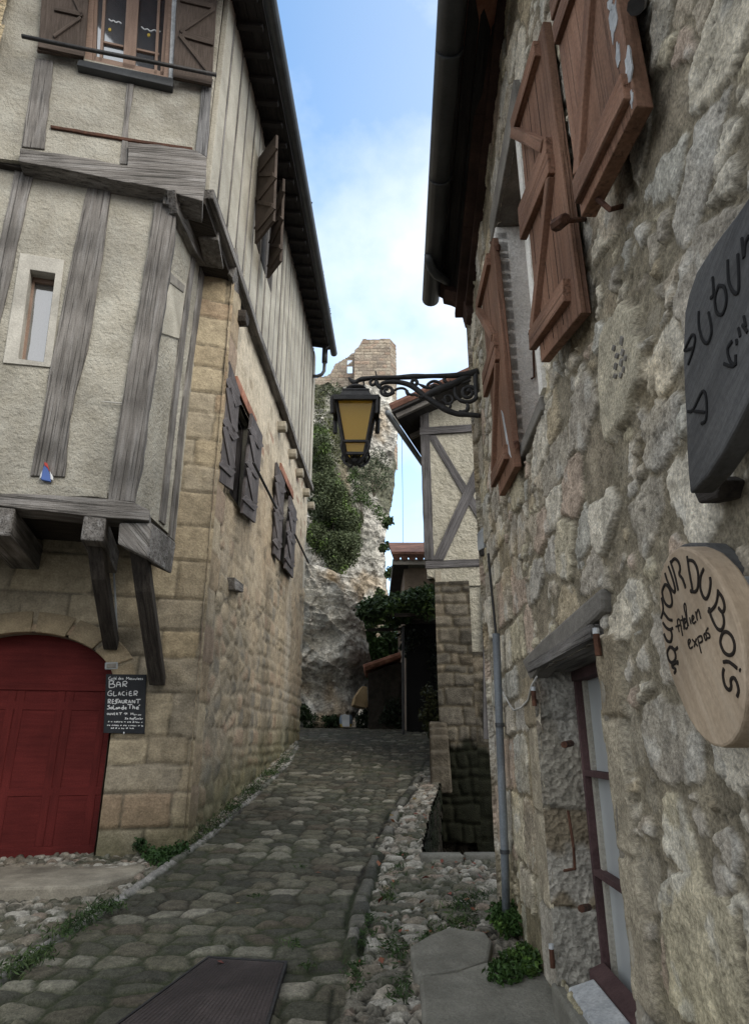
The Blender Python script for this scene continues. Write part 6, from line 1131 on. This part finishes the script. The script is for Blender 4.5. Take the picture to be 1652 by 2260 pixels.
def rockcol(X, Z, fr, fr2, ridge, warm=.3, green=0, zgreen=(0, 0)):
    c = mixc(np.broadcast_to([.56, .545, .50], X.shape+(3,)), np.broadcast_to([.72, .70, .64], X.shape+(3,)), sstep(-.2, .2, fr2))
    oc = sstep(.03, .2, fbm(X*.9, Z*.6, 4, 61)); c = mixc(c, np.broadcast_to([.47, .335, .185], X.shape+(3,)), oc*warm)
    bl = sstep(.04, .2, fbm(X*1.6, Z*.28, 5, 71)); c = mixc(c, np.broadcast_to([.13, .125, .12], X.shape+(3,)), bl*.4)
    c = mixc(c, c*.5, sstep(.03, .0, ridge)*.5)
    if green: m = sstep(zgreen[0], zgreen[1], Z+1.2*fr2)*sstep(-.12, .1, fbm(X*.8, Z*.5, 4, 81)); c = mixc(c, np.broadcast_to([.075, .085, .04], X.shape+(3,)), m*green)
    return c
def facets(X, Z, s, sc):
    w = .5*fbm(X*1.2, Z*1.2, 4, s); f1, f2, i = worley((X+w)/sc, (Z*.8+w)/sc, s); g = hsh(i*7777, 1, s)-.5; k = hsh(i*3331, 2, s)-.5
    return (f1-.45)*.5+g*.5, f2-f1
def prof_front(X, Z):   # stepped strata low down, leaning back above
    s = Z-.25*X; st = sum(.32*sstep(a-.12, a+.12, s)*1 for a in (3.0, 3.9)); und = -.75*sstep(4.6, 3.7, s)*sstep(2.0, 3.3, s)
    return .16*(Z-2)+.25*np.sin(s*4.2+1.5*fbm(X, Z, 3, 5))*sstep(6.0, 3.0, Z)+und*-.6
fe = [(700, 1215), (742, 1245), (790, 1262), (800, 1300), (800, 1345), (806, 1400), (812, 1450), (808, 1500), (800, 1540), (790, 1570), (772, 1600), (768, 1625)]
cliff('rock_face', 19.0, fe, -7.5, 1.2, at_y(790, 1235, 19)[2], 280, 240, 1.0, prof_front, 31, lambda *a: rockcol(*a, warm=.7))
ue = [(868, 826), (872, 850), (888, 872), (886, 915), (880, 960), (872, 1020), (868, 1090), (858, 1140), (852, 1200), (856, 1260), (860, 1300), (858, 1350), (866, 1420), (890, 1480), (900, 1600)]
cliff('rock_face', 25.0, ue, -11, 1.5, at_y(868, 828, 25)[2], 330, 240, 1.5, lambda X, Z: .10*(Z-8)+1.0*sstep(9, 12, Z)*0, 41, lambda *a: rockcol(*a, warm=.5, green=.8, zgreen=(8, 11)))
zc = at_y(868, 828, 25)[2]
# a rough top behind the edge, carrying the ruin
CT_ = thing('ruined_castle', 'ruined stone castle tower with broken wall on the cliff top', 'castle', (-.4, 27.5, zc-1))
def cas_fn(s, z):
    i, d, lu, lv = bricks(s+90, z, .17, .34, .2, .4, 26, .02); n = fbm(s*2, z*2, 5, 2)
    c = mixc(np.broadcast_to([.27, .235, .19], s.shape+(3,)), pal(i, [(.44, .37, .29), (.37, .31, .25), (.47, .41, .33), (.33, .28, .23), (.42, .32, .25)]), sstep(0, .03, d)); c = c*(1+.7*n)[..., None]; return .03*sstep(0, .03, d)+.05*n, c
CY = 26.8
tw0 = at_y(780, 800, CY); tw1 = at_y(859, 760, CY); tw2 = at_y(873, 760, CY); ztw = at_y(830, 747, CY)[2]; zsh = at_y(775, 800, CY)[2]
xa, xb = at_y(782, 790, CY)[0], at_y(860, 790, CY)[0]; xc = at_y(873, 790, CY+.5)[0]
top = lambda s, z: z < ztw-.06*hsh(np.floor(s/.3), 1, 2)-sstep(.45, 0, s)*.55
tp = Pl((xa, CY), 0); relief('tower_wall', tp, 0, xb-xa, zc-3.5, ztw+.1, .04, cas_fn, M['stone'], CT_, clip=top)
e = np.array([xc-xb, .55]); tp2 = Pl((xb, CY), math.degrees(math.atan2(e[1], e[0]))); relief('tower_wall', tp2, 0, np.linalg.norm(e), zc-3.5, ztw-.03, .04, cas_fn, M['stone'], CT_)
MB().prism([(xa+.05, CY+.1, zc-3), (xb, CY+.1, zc-3), (xc-.05, CY+.65, zc-3), (xc-.05, CY+3, zc-3), (xa+.05, CY+3, zc-3)], (0, 0, ztw-zc+3-.5)).build('tower_core', M['concrete'], CT_)
wl = Pl((at_y(680, 830, CY+.6)[0], CY+.6), 0); prof_px = [(680, 832), (700, 828), (727, 824), (733, 812), (738, 800), (752, 792), (765, 785), (772, 780), (784, 772), (790, 772)]
pr = np.array([wl.st(*p) for p in prof_px]); sl0, sl1 = wl.st(768, 810)[0], wl.st(776, 810)[0]; slz0, slz1 = wl.st(772, 822)[1], wl.st(772, 797)[1]
relief('broken_wall', wl, -4, pr[-1, 0], zc-3, ztw, .05, cas_fn, M['stone'], CT_, clip=lambda s, z: (z < np.interp(s, pr[:, 0], pr[:, 1])-.12*hsh(np.floor(s/.22), 3, 2)) & ~((s > sl0) & (s < sl1) & (z > slz0) & (z < slz1)))
wl2 = wl.off(-.6); relief('broken_wall', wl2, -4, pr[-1, 0], zc-3, ztw, .06, cas_fn, M['stone'], CT_, clip=lambda s, z: (z < np.interp(s, pr[:, 0], pr[:, 1])-.12*hsh(np.floor(s/.22), 3, 2)) & ~((s > sl0-.02) & (s < sl1+.02) & (z > slz0) & (z < slz1)))
# vegetation on the cliff
def cp(u, v, d=0): return at_y(u, v, 22.6+d)
c1 = [(700, 1010), (712, 1030), (725, 1060), (705, 1070), (738, 1085), (750, 1110), (720, 1110), (760, 1140), (740, 1150), (768, 1170), (712, 1150), (755, 1190), (735, 1200), (770, 1200), (710, 1200), (700, 1120), (750, 1220), (775, 1150), (695, 1180), (728, 1215), (700, 960), (706, 985), (765, 1225), (745, 1240)]
bush('cliff_shrub', 'large dark green shrub mass hanging on the cliff below the lamp', 'shrub', [cp(u, v, RNG.uniform(-.5, .6)) for u, v in c1], [.45]*len(c1), 42000, .045, 51, (.06, .078, .038), (.088, .112, .052), (.11, .17, .045))
c2_ = [(700, 880), (704, 905), (712, 935), (725, 960), (698, 930), (740, 985), (735, 940), (750, 1010), (720, 985), (745, 960)]
bush('cliff_shrub', 'olive shrub on the upper left of the cliff beside the house edge', 'shrub', [cp(u, v, 1) for u, v in c2_], [.40]*len(c2_), 1300, .05, 52, (.05, .06, .025), (.09, .10, .035), (.13, .15, .04))
c3_ = [(812, 1010), (830, 1030), (845, 1020), (852, 1045), (820, 1055), (800, 1040), (840, 1065), (835, 1000), (790, 1065), (815, 1080)]
bush('cliff_shrub', 'grey-green shrub on the cliff just below the lantern', 'shrub', [at_y(u, v, 23.6) for u, v in c3_], [.30]*len(c3_), 1300, .042, 53, (.03, .05, .025), (.06, .085, .035))
c4_ = [(780, 1045), (776, 1060), (790, 1080), (800, 1095), (785, 1100), (810, 1110), (830, 1125), (842, 1140)]
bush('cliff_shrub', 'bright green shrub in a cleft right of the big shrub mass', 'shrub', [at_y(u, v, 23.6) for u, v in c4_], [.24]*len(c4_), 1300, .042, 54, (.06, .10, .035), (.09, .14, .045))
c5_ = [(740, 858), (755, 866), (770, 872), (725, 868), (745, 880), (765, 890)]
bush('cliff_shrub', 'small grey-green shrub at the top of the cliff under the castle', 'shrub', [at_y(u, v, 24) for u, v in c5_], [.34]*len(c5_), 700, .05, 55, (.04, .055, .025), (.075, .09, .04))
for k, (u, v) in enumerate([(858, 1150), (850, 1205), (862, 1262), (838, 1310)]):
    bush('cliff_tuft', ['small tuft on the cliff edge against the sky, highest', 'small tuft on the cliff edge, second from the top', 'small tuft on the cliff edge above the pergola', 'small tuft beside the pergola leaves'][k], 'plant', [at_y(u, v, 24.4), at_y(u-6, v+6, 24.3)], [.2, .16], 260, .07, 60+k, (.02, .035, .014), (.05, .08, .025), group='tufts on the cliff edge')
# yellowish stone block at the foot of the cliff
MB().prism([at_y(u, v, 17.9) for u, v in [(800, 1514), (810, 1516), (812, 1560), (806, 1563), (780, 1556), (784, 1538)]], (-.1, .8, 0)).build('foot_stone', mat('ochre_stone', (.24, .165, .085), (.34, .25, .14), scale=3, bump=1, bscale=9, bdist=.05), CLF, .012)
# tub at the crest
TB = thing('planter_tub', 'small grey-blue and yellow tub with a pale plate at the top of the street', 'tub', at_y(763, 1603, 17.6)); tcx = at_y(763, 1600, 17.6)
hw_ = at_y(778, 1590, 17.6)[0]-tcx[0]; zb_, zt_ = at_y(763, 1605, 17.6)[2], at_y(763, 1578, 17.6)[2]
MB().lathe((tcx[0], tcx[1], 0), [(hw_*.75, zb_), (hw_*.95, zb_+(zt_-zb_)*.25)], 14).build('base', M['yellow'], TB); MB().lathe((tcx[0], tcx[1], 0), [(hw_*.96, zb_+(zt_-zb_)*.25), (hw_, zt_*.6+zb_*.4), (hw_*.8, zt_), (hw_*.7, zt_-.02)], 14).build('bowl', M['greyblue'], TB)
MB().prism([at_y(u, v, 17.6-hw_-.02) for u, v in [(753, 1579), (760, 1576), (771, 1579), (771, 1604), (755, 1604)]], (0, .02, 0)).build('plate', M['white'], TB)
# ================================================================== SMALL PLANTS AND LITTER
def gp(u, v, h=.08): p = G(u, v); p[2] += h; return p
bush('green_plant', 'bushy green plant at the foot of the grey downpipe', 'plant', [gp(u, v, .12) for u, v in ((1100, 2075), (1115, 2065), (1130, 2080), (1140, 2060), (1145, 2090), (1120, 2095), (1105, 2055), (1150, 2070))], [.065]*8, 1500, .017, 31, (.022, .05, .012), (.045, .095, .02), (.07, .13, .025))
bush('green_plant', 'leafy green plant growing over the large step stone', 'plant', [gp(u, v, .13) for u, v in ((1110, 2195), (1130, 2180), (1150, 2190), (1165, 2170), (1170, 2205), (1140, 2215), (1120, 2225), (1185, 2190), (1095, 2215), (1160, 2165))], [.055]*10, 1700, .014, 32, (.022, .05, .012), (.045, .095, .02), (.07, .13, .025))
bush('green_plant', 'small dark plant at the house corner by the threshold slab', 'plant', [gp(u, v, .1) for u, v in ((315, 1885), (325, 1875), (318, 1868), (308, 1892))], [.07]*4, 500, .022, 33, (.012, .03, .01), (.03, .06, .016))
bush('green_plant', 'low green weeds at the left kerb by the house corner', 'plant', [gp(u, v, .03) for u, v in ((340, 1905), (355, 1900), (372, 1898), (385, 1892), (350, 1912), (400, 1885), (330, 1898))], [.09]*7, 1100, .022, 34, (.018, .045, .012), (.04, .09, .02))
# grass and weeds in the joints
pts = []; rg = np.random.default_rng(44)
def scatter(line, n, w, h):
    for k in range(n):
        i = rg.integers(len(line)-1); t = rg.random(); u = line[i][0]*(1-t)+line[i+1][0]*t; v = line[i][1]*(1-t)+line[i+1][1]*t; p = G(u, v); m = rg.integers(14, 40)
        pts.append(p+rg.normal(size=(m, 3))*np.array([w, w, 0])+np.array([0, 0, 1])*np.abs(rg.normal(size=(m, 1)))*h+[0, 0, .03])
scatter([(410, 1880), (470, 1830), (540, 1765), (600, 1710), (640, 1672)], 75, .06, .03); scatter([(120, 2085), (190, 2040), (250, 2005)], 26, .06, .02); scatter([(0, 2180), (60, 2140), (120, 2095)], 16, .05, .02)
scatter([(880, 2150), (870, 2110), (860, 2060)], 7, .05, .025); scatter([(950, 2110), (1000, 2060), (1040, 2030)], 26, .06, .02); scatter([(1000, 2020), (1060, 1985)], 14, .06, .02); scatter([(780, 2250), (790, 2130), (820, 2000)], 11, .03, .015); scatter([(890, 1880), (870, 1960), (850, 2000)], 10, .03, .015)
scatter([(880, 2240), (890, 2190)], 5, .04, .03); scatter([(690, 2150), (560, 1990), (700, 1900)], 5, .03, .006)
tag(leaves('grass', np.vstack(pts), .021, M['leaf'], None, (.022, .045, .014), (.045, .085, .022), (.07, .11, .035), up=.1, asp=.2, seed=9), kind='stuff')
P_ = []
for k in range(95):
    u = rg.uniform(830, 1100); v = rg.uniform(1900, 2150) if k < 60 else rg.uniform(1760, 1900); 
    if k > 88: u, v = rg.uniform(200, 860), rg.uniform(1850, 2150)
    p = G(u, v); 
    if inpoly(p[0], p[1], PIT): continue
    p[2] += .05; P_.append(p)
o = leaves('fallen_leaves', np.array(P_), .026, M['leaf'], None, (.16, .045, .035), (.22, .09, .04), (.2, .14, .05), up=3, seed=4, asp=.7); tag(o, kind='stuff')
